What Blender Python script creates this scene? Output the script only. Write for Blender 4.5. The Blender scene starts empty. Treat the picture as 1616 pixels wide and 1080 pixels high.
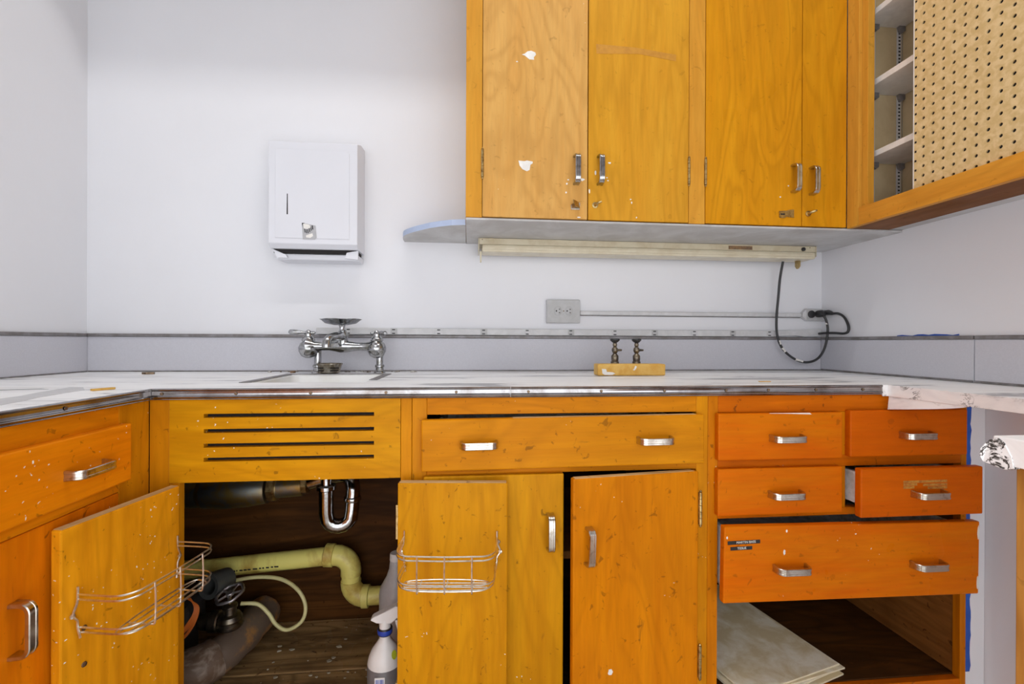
import bpy, bmesh, math, random
from mathutils import Vector, Matrix, Euler
random.seed(7)
SC = bpy.context.scene
COL = SC.collection
PI = math.pi

# ------------------------------------------------------------------ camera
H = 1.0143                       # lens height above the floor
cam_d = bpy.data.cameras.new('camera')
cam_d.sensor_fit = 'HORIZONTAL'; cam_d.sensor_width = 36.0; cam_d.lens = 16.04
cam_d.clip_start = 0.02; cam_d.clip_end = 60
cam = bpy.data.objects.new('camera', cam_d); COL.objects.link(cam)
R3 = ((0.9954, -0.0954, 0.0041), (0.0039, -0.0014, -1.0), (0.0954, 0.9954, -0.0011))
right = Vector(R3[0]).normalized(); fwd = Vector(R3[2]).normalized()
up = right.cross(fwd).normalized()
cm = Matrix((right, up, -fwd)).transposed().to_4x4()
cm.translation = Vector((0, 0, H))
cam.matrix_world = cm
SC.camera = cam

# ------------------------------------------------------------------ world, lights, exposure
world = bpy.data.worlds.new('world'); SC.world = world; world.use_nodes = True
world.node_tree.nodes['Background'].inputs[0].default_value = (0.95, 0.97, 1.0, 1)
world.node_tree.nodes['Background'].inputs[1].default_value = 3.15
TUBE_W = 16.0                     # ceiling tube over the counter
SC.view_settings.view_transform = 'Standard'
SC.view_settings.look = 'None'
SC.view_settings.gamma = 1.0
SC.view_settings.use_curve_mapping = False
SC.view_settings.exposure = -0.16

# ------------------------------------------------------------------ room measures
XL, XR, YB = -1.19, 1.283, 1.55   # left, right and back wall
CT, CB = 0.914, 0.892             # counter top and its underside
YT, YF, YP = 1.000, 1.012, 0.996  # edging front, face frame front, drawer fronts
XT, XF, XP = -0.645, -0.657, -0.641
ZU, YU = 1.350, 1.236             # upper cabinet underside and front
XU = 1.100                        # front of the cabinet on the right wall
CEIL = 3.05

# ------------------------------------------------------------------ materials
def newmat(name):
    m = bpy.data.materials.new(name); m.use_nodes = True
    nt = m.node_tree
    return m, nt, nt.nodes['Principled BSDF']

def N(nt, t, **kw):
    n = nt.nodes.new(t)
    for k, v in kw.items():
        if k in n.inputs.keys(): n.inputs[k].default_value = v
        else: setattr(n, k, v)
    return n

def ramp(nt, src, stops):
    r = nt.nodes.new('ShaderNodeValToRGB')
    el = r.color_ramp.elements
    while len(el) < len(stops): el.new(0.5)
    for e, (p, c) in zip(el, stops):
        e.position = p; e.color = (c, c, c, 1) if isinstance(c, (int, float)) else (*c, 1)
    nt.links.new(src, r.inputs[0])
    return r

def mix(nt, fac, a, b, mode='MIX'):
    n = nt.nodes.new('ShaderNodeMix'); n.data_type = 'RGBA'; n.blend_type = mode
    for i, v in ((0, fac), (6, a), (7, b)):
        if hasattr(v, 'is_linked') or hasattr(v, 'links'): nt.links.new(v, n.inputs[i])
        elif i == 0: n.inputs[0].default_value = v
        else: n.inputs[i].default_value = (*v, 1)
    return n.outputs[2]

def math_(nt, op, a, b=0.0):
    n = nt.nodes.new('ShaderNodeMath'); n.operation = op
    for i, v in ((0, a), (1, b)):
        if isinstance(v, (int, float)): n.inputs[i].default_value = v
        else: nt.links.new(v, n.inputs[i])
    return n.outputs[0]

def coords(nt, rnd=True):
    tc = nt.nodes.new('ShaderNodeTexCoord')
    if not rnd: return tc.outputs['Object']
    oi = nt.nodes.new('ShaderNodeObjectInfo')
    sc = nt.nodes.new('ShaderNodeVectorMath'); sc.operation = 'MULTIPLY_ADD'
    cb = nt.nodes.new('ShaderNodeCombineXYZ')
    for i in range(3): nt.links.new(oi.outputs['Random'], cb.inputs[i])
    nt.links.new(cb.outputs[0], sc.inputs[0]); sc.inputs[1].default_value = (17, 29, 11)
    nt.links.new(tc.outputs['Object'], sc.inputs[2])
    return sc.outputs[0]

def noise(nt, vec, scale, detail=4, rough=0.55, dist=0.0, stretch=None):
    if stretch:
        mp = nt.nodes.new('ShaderNodeMapping'); mp.inputs['Scale'].default_value = stretch
        nt.links.new(vec, mp.inputs['Vector']); vec = mp.outputs[0]
    n = N(nt, 'ShaderNodeTexNoise', Scale=scale, Detail=detail, Roughness=rough, Distortion=dist)
    nt.links.new(vec, n.inputs['Vector'])
    return n.outputs[0]

def bump(nt, b, h, strength=0.2, dist=0.002):
    n = N(nt, 'ShaderNodeBump', Strength=strength, Distance=dist)
    nt.links.new(h, n.inputs['Height']); nt.links.new(n.outputs[0], b.inputs['Normal'])

def plain(name, col, rough=0.5, metal=0.0, spot=None, spot_scale=30, amount=0.5, bmp=0.0, emit=0):
    """one colour, with wear of a second colour in noise patches"""
    m, nt, b = newmat(name)
    b.inputs['Roughness'].default_value = rough; b.inputs['Metallic'].default_value = metal
    v = coords(nt)
    n = noise(nt, v, spot_scale, 5, 0.6, 0.4)
    if spot is None: spot = tuple(c * 0.88 for c in col)
    r = ramp(nt, n, [(max(0, 0.62 - amount * 0.5), col), (min(1, 0.62 - amount * 0.5 + 0.22), spot)])
    nt.links.new(r.outputs[0], b.inputs['Base Color'])
    if bmp: bump(nt, b, n, bmp)
    if emit:
        b.inputs['Emission Color'].default_value = (*col, 1); b.inputs['Emission Strength'].default_value = emit
    return m

def wood(name, light, dark, axis='z', speck=0.0, grime=0.3, rough=0.38, fig=0.35, blotch=None):
    m, nt, b = newmat(name)
    v = coords(nt)
    st = {'z': (9, 9, 0.8), 'x': (0.8, 9, 9), 'y': (9, 0.8, 9)}[axis]
    st2 = {'z': (3.2, 3.2, 0.7), 'x': (0.7, 3.2, 3.2), 'y': (3.2, 0.7, 3.2)}[axis]
    g = noise(nt, v, 2.2, 5, 0.6, 0.9, st)
    fine = noise(nt, v, 16, 3, 0.6, 0.2, st)
    f0 = noise(nt, v, 1.5, 2.5, 0.5, 1.1, st2)
    bands = math_(nt, 'SINE', math_(nt, 'MULTIPLY', f0, 70.0))
    bands = math_(nt, 'MULTIPLY_ADD', bands, 0.5); 
    nt.nodes[-1].inputs[2].default_value = 0.5
    base = ramp(nt, g, [(0.22, dark), (0.64, light)]).outputs[0]
    base = mix(nt, math_(nt, 'MULTIPLY', math_(nt, 'POWER', bands, 2.2), fig * 1.0), base, tuple(0.55 * d + 0.25 * l for d, l in zip(dark, light)))
    fr = ramp(nt, fine, [(0.35, 0.86), (0.6, 1.0)]).outputs[0]
    base = mix(nt, 0.55, base, fr, 'MULTIPLY')
    bl = noise(nt, v, 4.5, 3, 0.55, 0.5)
    blc = blotch or tuple(c * 0.72 for c in dark)
    base = mix(nt, math_(nt, 'MULTIPLY', ramp(nt, bl, [(0.46, 0), (0.74, 1)]).outputs[0], 0.45 * grime * 2), base, blc)
    # dents and grime specks
    dn = noise(nt, v, 55, 3, 0.5, 0.8)
    base = mix(nt, math_(nt, 'MULTIPLY', ramp(nt, dn, [(0.655, 0), (0.71, 1)]).outputs[0], grime * 1.3), base, (0.05, 0.018, 0.004))
    sc_ = noise(nt, v, 26, 4, 0.65, 0.4, {'z': (2, 2, .5), 'x': (.5, 2, 2), 'y': (2, .5, 2)}[axis])
    base = mix(nt, math_(nt, 'MULTIPLY', ramp(nt, sc_, [(0.655, 0), (0.72, 1)]).outputs[0], grime * .9), base, (0.12, 0.045, 0.01))
    if speck:
        vo = N(nt, 'ShaderNodeTexVoronoi', Scale=80.0)
        wv = nt.nodes.new('ShaderNodeVectorMath'); wv.operation = 'MULTIPLY_ADD'; wn = N(nt, 'ShaderNodeTexNoise', Scale=90.0); nt.links.new(v, wn.inputs['Vector'])
        nt.links.new(wn.outputs['Color'], wv.inputs[0]); wv.inputs[1].default_value = (.012, .012, .012); nt.links.new(v, wv.inputs[2]); nt.links.new(wv.outputs[0], vo.inputs['Vector'])
        d = ramp(nt, vo.outputs['Distance'], [(0.075, 1), (0.13, 0)]).outputs[0]
        mk = ramp(nt, noise(nt, v, 7, 3, 0.6), [(0.66 - 0.2 * speck, 0), (0.69 - 0.2 * speck, 1)]).outputs[0]
        base = mix(nt, math_(nt, 'MULTIPLY', d, mk), base, (0.85, 0.82, 0.72))
    nt.links.new(base, b.inputs['Base Color'])
    rr = ramp(nt, bl, [(0.3, rough - 0.07), (0.7, rough + 0.12)])
    nt.links.new(rr.outputs[0], b.inputs['Roughness'])
    b.inputs['Specular IOR Level'].default_value = 0.07
    bump(nt, b, fine, 0.08, 0.001)
    return m

def wall_mat(name, col):
    m, nt, b = newmat(name)
    v = coords(nt, False)
    n = noise(nt, v, 2.5, 4, 0.6)
    fine = noise(nt, v, 120, 3, 0.6)
    r = ramp(nt, n, [(0.3, tuple(c * 0.965 for c in col)), (0.7, col)])
    nt.links.new(r.outputs[0], b.inputs['Base Color'])
    b.inputs['Roughness'].default_value = 0.55
    lump = noise(nt, v, 14, 5, 0.6)
    bump(nt, b, math_(nt, 'ADD', math_(nt, 'MULTIPLY', fine, 0.25), lump), 0.10, 0.004)
    return m

def laminate(name, streak, vein=0.0, yellow=0.25, vscale=1.0):
    """white worktop laminate: grey streaks (run along X), optional black marble veins, stains"""
    m, nt, b = newmat(name)
    v = coords(nt, False)
    s = noise(nt, v, 6, 6, 0.65, 1.2, streak)
    base = ramp(nt, s, [(0.37, (0.36, 0.36, 0.38)), (0.44, (0.86, 0.86, 0.87)), (0.55, (0.96, 0.96, 0.96))]).outputs[0]
    y = noise(nt, v, 9, 4, 0.6, 0.4, (0.5, 1, 1))
    base = mix(nt, math_(nt, 'MULTIPLY', ramp(nt, y, [(0.56, 0), (0.72, 1)]).outputs[0], yellow), base, (0.62, 0.52, 0.38))
    d = noise(nt, v, 45, 3, 0.6, 0.6, (0.4, 1, 1))
    base = mix(nt, math_(nt, 'MULTIPLY', ramp(nt, d, [(0.70, 0), (0.74, 1)]).outputs[0], 0.7), base, (0.16, 0.12, 0.09))
    if vein:
        w = noise(nt, v, 7 * vscale, 6, 0.7, 2.4)
        dd = math_(nt, 'ABSOLUTE', math_(nt, 'SUBTRACT', w, 0.5))
        k = ramp(nt, dd, [(0.006 + .016 * (vein > .8), 1), (0.03 + .03 * (vein > .8), 0)]).outputs[0]
        mk = ramp(nt, noise(nt, v, 5 * vscale, 2, 0.5), [(0.60 - 0.35 * vein, 0), (0.70 - 0.35 * vein, 1)]).outputs[0]
        base = mix(nt, math_(nt, 'MULTIPLY', k, mk), base, (0.03, 0.028, 0.025))
    nt.links.new(base, b.inputs['Base Color'])
    b.inputs['Roughness'].default_value = 0.35
    bump(nt, b, d, 0.1, 0.001)
    return m

def metal(name, col, rough=0.2, stain=None, amount=0.4, scale=40):
    return plain(name, col, rough, 1.0, stain or tuple(c * 0.6 for c in col), scale, amount, 0.05)

M = {}
M['wall'] = wall_mat('white_wall_paint', (0.765, 0.77, 0.805))
M['ceiling'] = wall_mat('ceiling_paint', (0.80, 0.80, 0.80))
M['floor'] = plain('floor_vinyl', (0.62, 0.58, 0.52), 0.5, 0, (0.54, 0.50, 0.44), 8)
M['splash'] = plain('grey_backsplash_sheet', (0.57, 0.57, 0.62), 0.5, 0, (0.54, 0.54, 0.59), 260, 0.5, 0.05)
M['cove'] = plain('grey_strip', (0.25, 0.24, 0.25), 0.45, 0.2, (0.17, 0.155, 0.15), 30)
M['alu'] = metal('ridged_metal_edging', (0.38, 0.375, 0.385), 0.16, (0.22, 0.19, 0.175), 0.35, 14)
M['lam'] = laminate('white_streaked_laminate', (0.35, 2.2, 2.2))
M['marble'] = laminate('black_veined_marble_laminate', (1, 0.6, 1), 0.22, 0.05, 1.6)
M['marble2'] = laminate('black_veined_marble_edge', (1, 1, 1), 1.0, 0.2, 5.0)
M['chrome'] = metal('chrome', (0.46, 0.47, 0.49), 0.13, (0.30, 0.30, 0.28), 0.4, 60)
M['nickel'] = metal('worn_nickel_pull', (0.58, 0.55, 0.50), 0.24, (0.36, 0.31, 0.24), 0.25, 60)
M['brass'] = metal('old_brass', (0.56, 0.43, 0.20), 0.32, (0.30, 0.20, 0.08), 0.35, 90)
M['wire'] = metal('basket_wire', (0.80, 0.79, 0.74), 0.34, (0.52, 0.45, 0.34), 0.25, 60)
M['screw'] = metal('rusty_screw', (0.25, 0.18, 0.12), 0.5)
M['iron'] = metal('corroded_dark_pipe', (0.30, 0.31, 0.29), 0.36, (0.42, 0.30, 0.10), 0.4, 22)
M['valve'] = metal('dark_bronze_valve', (0.13, 0.115, 0.10), 0.36, (0.24, 0.20, 0.14), 0.45, 50)
M['black'] = plain('black_rubber', (0.028, 0.028, 0.030), 0.45)
M['dark'] = plain('dark_void', (0.012, 0.010, 0.010), 0.8)
M['pvc'] = plain('yellowed_plastic_pipe', (0.80, 0.72, 0.20), 0.40, 0, (0.50, 0.34, 0.07), 14, 0.32)
M['hose'] = plain('pale_plastic_tube', (0.68, 0.62, 0.30), 0.4)
M['white_pl'] = plain('white_plastic', (0.78, 0.78, 0.78), 0.35, 0, (0.72, 0.72, 0.71), 12)
M['disp'] = plain('white_enamel_case', (0.70, 0.71, 0.76), 0.32, 0, (0.69, 0.70, 0.75), 6)
M['enamel'] = plain('white_sink_enamel', (0.84, 0.84, 0.83), 0.15, 0, (0.78, 0.76, 0.70), 9, 0.35)
M['cream'] = plain('cream_enamel', (0.62, 0.56, 0.41), 0.38, 0, (0.52, 0.44, 0.29), 16, 0.35)
M['tube'] = plain('cream_lamp_tube', (0.68, 0.62, 0.47), 0.3, 0, (0.60, 0.53, 0.38), 20, 0.4)
M['grey_pl'] = plain('grey_painted_outlet', (0.46, 0.46, 0.465), 0.4, 0, (0.42, 0.42, 0.42), 30)
M['race'] = plain('grey_painted_raceway', (0.62, 0.62, 0.63), 0.45, 0, (0.55, 0.55, 0.56), 30)
M['grey_under'] = plain('grey_painted_underside', (0.58, 0.58, 0.58), 0.5, 0, (0.46, 0.45, 0.44), 9, 0.45)
M['blue_paint'] = plain('pale_blue_painted_shelf', (0.46, 0.55, 0.74), 0.45, 0, (0.43, 0.51, 0.70), 12)
M['tape'] = plain('blue_masking_tape', (0.012, 0.10, 0.50), 0.55, 0, (0.010, 0.07, 0.38), 18)
M['peg'] = plain('tan_pegboard', (0.72, 0.56, 0.30), 0.6, 0, (0.60, 0.44, 0.20), 60, 0.5)
M['tan'] = plain('tan_hardboard', (0.64, 0.52, 0.32), 0.6, 0, (0.54, 0.42, 0.24), 8)
M['shelf'] = plain('white_shelf', (0.78, 0.77, 0.75), 0.45)
M['white_paint'] = plain('white_paint_fleck', (0.82, 0.80, 0.76), 0.5)
M['white_side'] = plain('white_lined_drawer_side', (0.90, 0.89, 0.87), 0.5, 0, (0.6, 0.58, 0.52), 40, 0.3)
M['orange'] = plain('orange_cord', (0.75, 0.19, 0.03), 0.5)
M['label'] = plain('black_embossed_tape', (0.012, 0.011, 0.011), 0.35)
M['grey_lab'] = plain('grey_bottle_label', (0.16, 0.155, 0.16), 0.4)
M['blue'] = plain('blue_print', (0.02, 0.06, 0.42), 0.4)
M['green'] = plain('green_print', (0.36, 0.42, 0.02), 0.4)
M['gbot'] = plain('grey_white_bottle', (0.52, 0.52, 0.53), 0.4)
M['stone'] = plain('beige_tile_face', (0.90, 0.86, 0.72), 0.5, 0, (0.70, 0.60, 0.38), 16, 0.5)
M['tile_edge'] = plain('beige_tile_edge', (0.72, 0.64, 0.46), 0.6)
M['rust'] = plain('wrapped_rusty_pipe', (0.13, 0.09, 0.065), 0.5, 0, (0.50, 0.22, 0.04), 13, 0.30, 1.0)
M['rust2'] = plain('pale_corroded_sleeve', (0.40, 0.33, 0.27), 0.55, 0, (0.13, 0.08, 0.05), 22, 0.55, 1.0)
M['brown_lab'] = plain('brown_maker_label', (0.30, 0.17, 0.07), 0.5, 0, (0.16, 0.10, 0.06), 90, 0.5)
M['block'] = plain('yellow_block', (0.70, 0.44, 0.11), 0.55, 0, (0.62, 0.33, 0.05), 30, 0.45, 0.15)
# varnished birch, in the tints of the single fronts
OR, RD, YL, UP, UPG = (0.67, 0.225, 0.003), (0.60, 0.115, 0.001), (0.64, 0.29, 0.005), (0.66, 0.375, 0.11), (0.65, 0.325, 0.028)
def dk(c, k=0.62): return (c[0] * (k + .12), c[1] * k, c[2] * k * .8)
M['frame_z'] = wood('varnished_frame_upright', (0.66, 0.26, 0.005), (0.50, 0.165, 0.003), 'z', 0.25, 0.35)
M['frame_x'] = wood('varnished_frame_rail', (0.66, 0.24, 0.005), (0.48, 0.15, 0.003), 'x', 0.12, 0.35)
M['frame_y'] = wood('varnished_side_rail', (0.80, 0.27, 0.004), (0.62, 0.175, 0.002), 'y', 0.3, 0.3)
M['frr_z'] = wood('dark_varnished_upright', (0.62, 0.20, 0.003), (0.46, 0.125, 0.002), 'z', 0.15, 0.4)
M['frr_x'] = wood('dark_varnished_rail', (0.64, 0.155, 0.002), (0.46, 0.092, 0.001), 'x', 0.08, 0.45)
M['yl_z'] = wood('honey_birch_door', YL, dk(YL), 'z', 0.05, 0.4)
M['yls_z'] = wood('honey_birch_door_flecked', (0.82, 0.34, 0.008), dk((0.82, 0.34, 0.008)), 'z', 0.75, 0.4)
M['yl_x'] = wood('honey_birch_panel', YL, dk(YL, .7), 'x', 0.2, 0.35)
M['or_x'] = wood('orange_birch_drawer', (0.65, 0.255, 0.005), dk((0.65, 0.255, 0.005), .66), 'x', 0.25, 0.35)
M['or_z'] = wood('orange_birch_door', OR, dk(OR, .68), 'z', 0.1, 0.35)
M['or_y'] = wood('orange_birch_side_drawer', (0.86, 0.275, 0.004), dk((0.86,.26,.004), .74), 'y', 0.8, 0.3)
M['orl_z'] = wood('orange_birch_side_door', (0.80, 0.235, 0.003), dk((0.82,.22,.003), .68), 'z', 0.2, 0.4)
M['rd_x'] = wood('red_orange_birch_drawer', RD, dk(RD, .76), 'x', 0.0, 0.18, 0.33, 0.2)
M['rd2_x'] = wood('dark_orange_birch_drawer', (0.62, 0.16, 0.002), dk(RD, .92), 'x', 0.05, 0.25, 0.33, 0.2)
M['up1'] = wood('pale_birch_upper_door', UP, dk(UP, .8), 'z', 0.05, 0.15, 0.33, 0.45)
M['up2'] = wood('golden_birch_upper_door', UPG, dk(UPG, .78), 'z', 0.0, 0.12, 0.33, 0.45)
M['up3'] = wood('amber_birch_upper_door', (0.66, 0.29, 0.010), dk((0.66, 0.29, 0.010), .74), 'z', 0.0, 0.15, 0.33, 0.5)
M['upf'] = wood('golden_upper_frame', (0.66, 0.33, 0.045), dk((0.66, 0.33, 0.045), .8), 'z', 0.0, 0.15)
M['upfy'] = wood('golden_side_rail', (0.68, 0.31, 0.04), dk((0.68, 0.31, 0.04), .8), 'y', 0.0, 0.15)
M['edge'] = wood('worn_plywood_edge', (0.62, 0.44, 0.22), (0.46, 0.24, 0.07), 'x', 0.4, 0.3, 0.6)
M['brown'] = wood('brown_underside', (0.22, 0.085, 0.022), (0.16, 0.055, 0.014), 'y', 0.0, 0.3, 0.5)
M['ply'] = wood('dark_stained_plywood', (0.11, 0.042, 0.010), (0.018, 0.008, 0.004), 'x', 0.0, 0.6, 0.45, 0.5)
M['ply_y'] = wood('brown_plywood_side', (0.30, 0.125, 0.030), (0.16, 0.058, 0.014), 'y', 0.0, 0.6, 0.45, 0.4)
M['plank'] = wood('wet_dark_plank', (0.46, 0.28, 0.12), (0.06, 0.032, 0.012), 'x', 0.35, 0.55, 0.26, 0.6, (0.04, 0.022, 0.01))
M['oak'] = wood('golden_oak', (0.58, 0.28, 0.06), (0.28, 0.10, 0.02), 'z', 0.0, 0.2, 0.4, 0.8)
M['resid'] = plain('tape_residue', (0.47, 0.205, 0.016), 0.5, 0, (0.54, 0.25, 0.02), 60, 0.5)
M['resid2'] = plain('dry_glue_residue', (0.52, 0.25, 0.03), 0.55, 0, (0.36, 0.12, 0.01), 120, 0.5)

# ------------------------------------------------------------------ mesh helpers
def wloc(o):
    p = Vector((0, 0, 0))
    while o is not None:
        p += o.location; o = o.parent
    return p

def tag(o, label=None, cat=None, group=None, kind=None):
    if label: o['label'] = label
    if cat: o['category'] = cat
    if group: o['group'] = group
    if kind: o['kind'] = kind
    return o

def thing(name, loc, label, cat, group=None, rz=0.0):
    o = bpy.data.objects.new(name, None); COL.objects.link(o)
    o.location = loc; o.rotation_euler = (0, 0, rz); o.empty_display_size = 0.05
    return tag(o, label, cat, group)

def link(name, me, mat, parent=None, loc=(0, 0, 0), rot=(0, 0, 0), local=False):
    o = bpy.data.objects.new(name, me); COL.objects.link(o)
    if mat is not None and len(me.materials) == 0: me.materials.append(M[mat] if isinstance(mat, str) else mat)
    loc = Vector(loc)
    if parent is not None:
        if not local: loc = loc - wloc(parent)
        o.parent = parent
    o.location = loc; o.rotation_euler = rot
    return o

def bm_mesh(name, bm, smooth=False, angle=None):
    bmesh.ops.recalc_face_normals(bm, faces=bm.faces)
    me = bpy.data.meshes.new(name); bm.to_mesh(me); bm.free()
    if smooth:
        me.polygons.foreach_set('use_smooth', [True] * len(me.polygons))
        if angle is not None:
            me.set_sharp_from_angle(angle=angle)
    return me

def bm_box(bm, x, y, z, bev=0.0, mi=0):
    r = bmesh.ops.create_cube(bm, size=1.0)
    vs = r['verts']
    c = Vector(((x[0] + x[1]) / 2, (y[0] + y[1]) / 2, (z[0] + z[1]) / 2))
    s = (x[1] - x[0], y[1] - y[0], z[1] - z[0])
    for v in vs: v.co = Vector((v.co.x * s[0], v.co.y * s[1], v.co.z * s[2])) + c
    fs = set(f for v in vs for f in v.link_faces)
    for f in fs: f.material_index = mi
    if bev > 0:
        es = list(set(e for v in vs for e in v.link_edges))
        bmesh.ops.bevel(bm, geom=es, offset=bev, segments=2, profile=0.5, affect='EDGES')

def box(name, x, y, z, mat, parent=None, bev=0.0015, local=False, rot=(0, 0, 0)):
    x, y, z = sorted(x), sorted(y), sorted(z)
    c = ((x[0] + x[1]) / 2, (y[0] + y[1]) / 2, (z[0] + z[1]) / 2)
    hx, hy, hz = (x[1] - x[0]) / 2, (y[1] - y[0]) / 2, (z[1] - z[0]) / 2
    bm = bmesh.new(); bm_box(bm, (-hx, hx), (-hy, hy), (-hz, hz), min(bev, hx * .45, hy * .45, hz * .45))
    return link(name, bm_mesh(name, bm), mat, parent, c, rot, local)

def boxes(name, lst, mat, parent=None, bev=0.0, org=None, local=False):
    """several boxes that are one piece, in one mesh"""
    xs = [v for b in lst for v in b[0]]; ys = [v for b in lst for v in b[1]]; zs = [v for b in lst for v in b[2]]
    c = Vector(org) if org else Vector(((min(xs) + max(xs)) / 2, (min(ys) + max(ys)) / 2, (min(zs) + max(zs)) / 2))
    bm = bmesh.new()
    for x, y, z in lst:
        x, y, z = sorted(x), sorted(y), sorted(z)
        bm_box(bm, (x[0] - c.x, x[1] - c.x), (y[0] - c.y, y[1] - c.y), (z[0] - c.z, z[1] - c.z), bev)
    return link(name, bm_mesh(name, bm), mat, parent, c, (0, 0, 0), local)

def lathe_bm(bm, prof, seg=24, mtx=None, cap=True):
    rings = []
    for r, z in prof:
        ring = []
        for i in range(seg):
            a = 2 * PI * i / seg
            p = Vector((r * math.cos(a), r * math.sin(a), z))
            ring.append(bm.verts.new(mtx @ p if mtx else p))
        rings.append(ring)
    for a, b in zip(rings[:-1], rings[1:]):
        for i in range(seg):
            j = (i + 1) % seg
            bm.faces.new((a[i], a[j], b[j], b[i]))
    if cap:
        bm.faces.new(rings[0][::-1]); bm.faces.new(rings[-1])

def lathe(name, prof, mat, parent=None, loc=(0, 0, 0), rot=(0, 0, 0), seg=24, local=False, cap=True):
    bm = bmesh.new(); lathe_bm(bm, prof, seg, None, cap)
    return link(name, bm_mesh(name, bm, True, 0.7), mat, parent, loc, rot, local)

def smooth_path(pts, n=6, cyclic=False):
    P = [Vector(p) for p in pts]; out = []; L = len(P)
    rng = range(L) if cyclic else range(L - 1)
    for i in rng:
        if cyclic: p0, p1, p2, p3 = P[i - 1], P[i], P[(i + 1) % L], P[(i + 2) % L]
        else: p0, p1, p2, p3 = P[max(i - 1, 0)], P[i], P[i + 1], P[min(i + 2, L - 1)]
        for k in range(n):
            t = k / n
            out.append(0.5 * ((2 * p1) + (p2 - p0) * t + (2 * p0 - 5 * p1 + 4 * p2 - p3) * t * t + (3 * p1 - p0 - 3 * p2 + p3) * t ** 3))
    if not cyclic: out.append(P[-1])
    return out

def tube_bm(bm, pts, r, seg=8, cyclic=False, cap=True, hint=None):
    P = [Vector(p) for p in pts]; L = len(P)
    rs = r if isinstance(r, (list, tuple)) else [r] * L
    tang = []
    for i in range(L):
        if cyclic: t = P[(i + 1) % L] - P[i - 1]
        else: t = P[min(i + 1, L - 1)] - P[max(i - 1, 0)]
        tang.append(t.normalized())
    nrm = tang[0].orthogonal().normalized(); rings = []
    for i in range(L):
        t = tang[i]
        nrm = (nrm - t * nrm.dot(t))
        nrm = nrm.normalized() if nrm.length > 1e-6 else t.orthogonal().normalized()
        b = t.cross(nrm)
        rings.append([bm.verts.new(P[i] + (nrm * math.cos(2 * PI * k / seg) + b * math.sin(2 * PI * k / seg)) * rs[i]) for k in range(seg)])
    pairs = list(zip(rings[:-1], rings[1:]))
    for a, b in pairs:
        for k in range(seg): bm.faces.new((a[k], a[(k + 1) % seg], b[(k + 1) % seg], b[k]))
    if cyclic:
        a, b = rings[-1], rings[0]
        off = min(range(seg), key=lambda o: (a[0].co - b[o].co).length)
        for k in range(seg): bm.faces.new((a[k], a[(k + 1) % seg], b[(k + 1 + off) % seg], b[(k + off) % seg]))
    elif cap:
        bm.faces.new(rings[0][::-1]); bm.faces.new(rings[-1])

def tube(name, pts, r, mat, parent=None, seg=10, smooth=0, cyclic=False, local=False, org=None):
    P = smooth_path(pts, smooth, cyclic) if smooth else [Vector(p) for p in pts]
    c = Vector(org) if org is not None else sum(P, Vector()) / len(P)
    if isinstance(r, (list, tuple)) and len(r) != len(P):
        q = [(len(r) - 1) * i / (len(P) - 1) for i in range(len(P))]
        r = [r[min(int(v), len(r) - 2)] * (1 - (v - min(int(v), len(r) - 2))) + r[min(int(v), len(r) - 2) + 1] * (v - min(int(v), len(r) - 2)) for v in q]
    bm = bmesh.new(); tube_bm(bm, [p - c for p in P], r, seg, cyclic)
    return link(name, bm_mesh(name, bm, True, 0.8), mat, parent, c, (0, 0, 0), local)

def prism_bm(bm, outline, depth_vec, mi=0):
    a = [bm.verts.new(Vector(p)) for p in outline]
    b = [bm.verts.new(Vector(p) + Vector(depth_vec)) for p in outline]
    n = len(a)
    fs = [bm.faces.new(a[::-1]), bm.faces.new(b)]
    for i in range(n): fs.append(bm.faces.new((a[i], a[(i + 1) % n], b[(i + 1) % n], b[i])))
    for f in fs: f.material_index = mi

def prism(name, outline, depth_vec, mat, parent=None, local=False, bev=0.0):
    P = [Vector(p) for p in outline]; c = sum(P, Vector()) / len(P)
    bm = bmesh.new(); prism_bm(bm, [p - c for p in P], depth_vec)
    if bev: bmesh.ops.bevel(bm, geom=list(bm.edges), offset=bev, segments=2, profile=0.5, affect='EDGES')
    return link(name, bm_mesh(name, bm), mat, parent, c, (0, 0, 0), local)

def blob_outline(cx, cz, rx, rz, n=11, j=0.35, y=0.0):
    return [(cx + rx * math.cos(2 * PI * i / n) * random.uniform(1 - j, 1), y, cz + rz * math.sin(2 * PI * i / n) * random.uniform(1 - j, 1)) for i in range(n)]

def text_mesh(body, size, depth=0.0002):
    cu = bpy.data.curves.new('lettering', 'FONT'); cu.body = body; cu.size = size; cu.extrude = depth
    cu.align_x = 'LEFT'; cu.align_y = 'CENTER'
    o = bpy.data.objects.new('lettering', cu); COL.objects.link(o)
    dg = bpy.context.evaluated_depsgraph_get(); dg.update()
    me = bpy.data.meshes.new_from_object(o.evaluated_get(dg))
    bpy.data.objects.remove(o); bpy.data.curves.remove(cu)
    return me

# ------------------------------------------------------------------ the setting
def struct(o, label=None): o['kind'] = 'structure'; return o
RB = -0.75                                     # the room runs on behind the camera
struct(box('floor', (XL - .1, XR + .1), (RB, YB + .1), (-0.06, 0), 'floor', bev=0))
struct(box('wall_back', (XL - .1, XR + .1), (YB, YB + .1), (0, CEIL), 'wall', bev=0))
struct(box('wall_left', (XL - .1, XL), (RB, YB), (0, CEIL), 'wall', bev=0))
struct(box('wall_right', (XR, XR + .1), (RB, YB), (0, CEIL), 'wall', bev=0))
struct(box('ceiling', (XL - .1, XR + .1), (RB, YB + .1), (CEIL, CEIL + .06), 'ceiling', bev=0))
struct(box('rear_light_blocker', (XL - .1, XR + .1), (RB - .1, RB), (1.80, CEIL), 'wall', bev=0))   # added unseen lintel over the open rear, cuts world light from high angles
struct(box('trim_1', (1.2245, XR - .0005), (1.018, 1.036), (0.001, CB - .001), 'wall', bev=0.001))   # white filler beside the drawers

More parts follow.
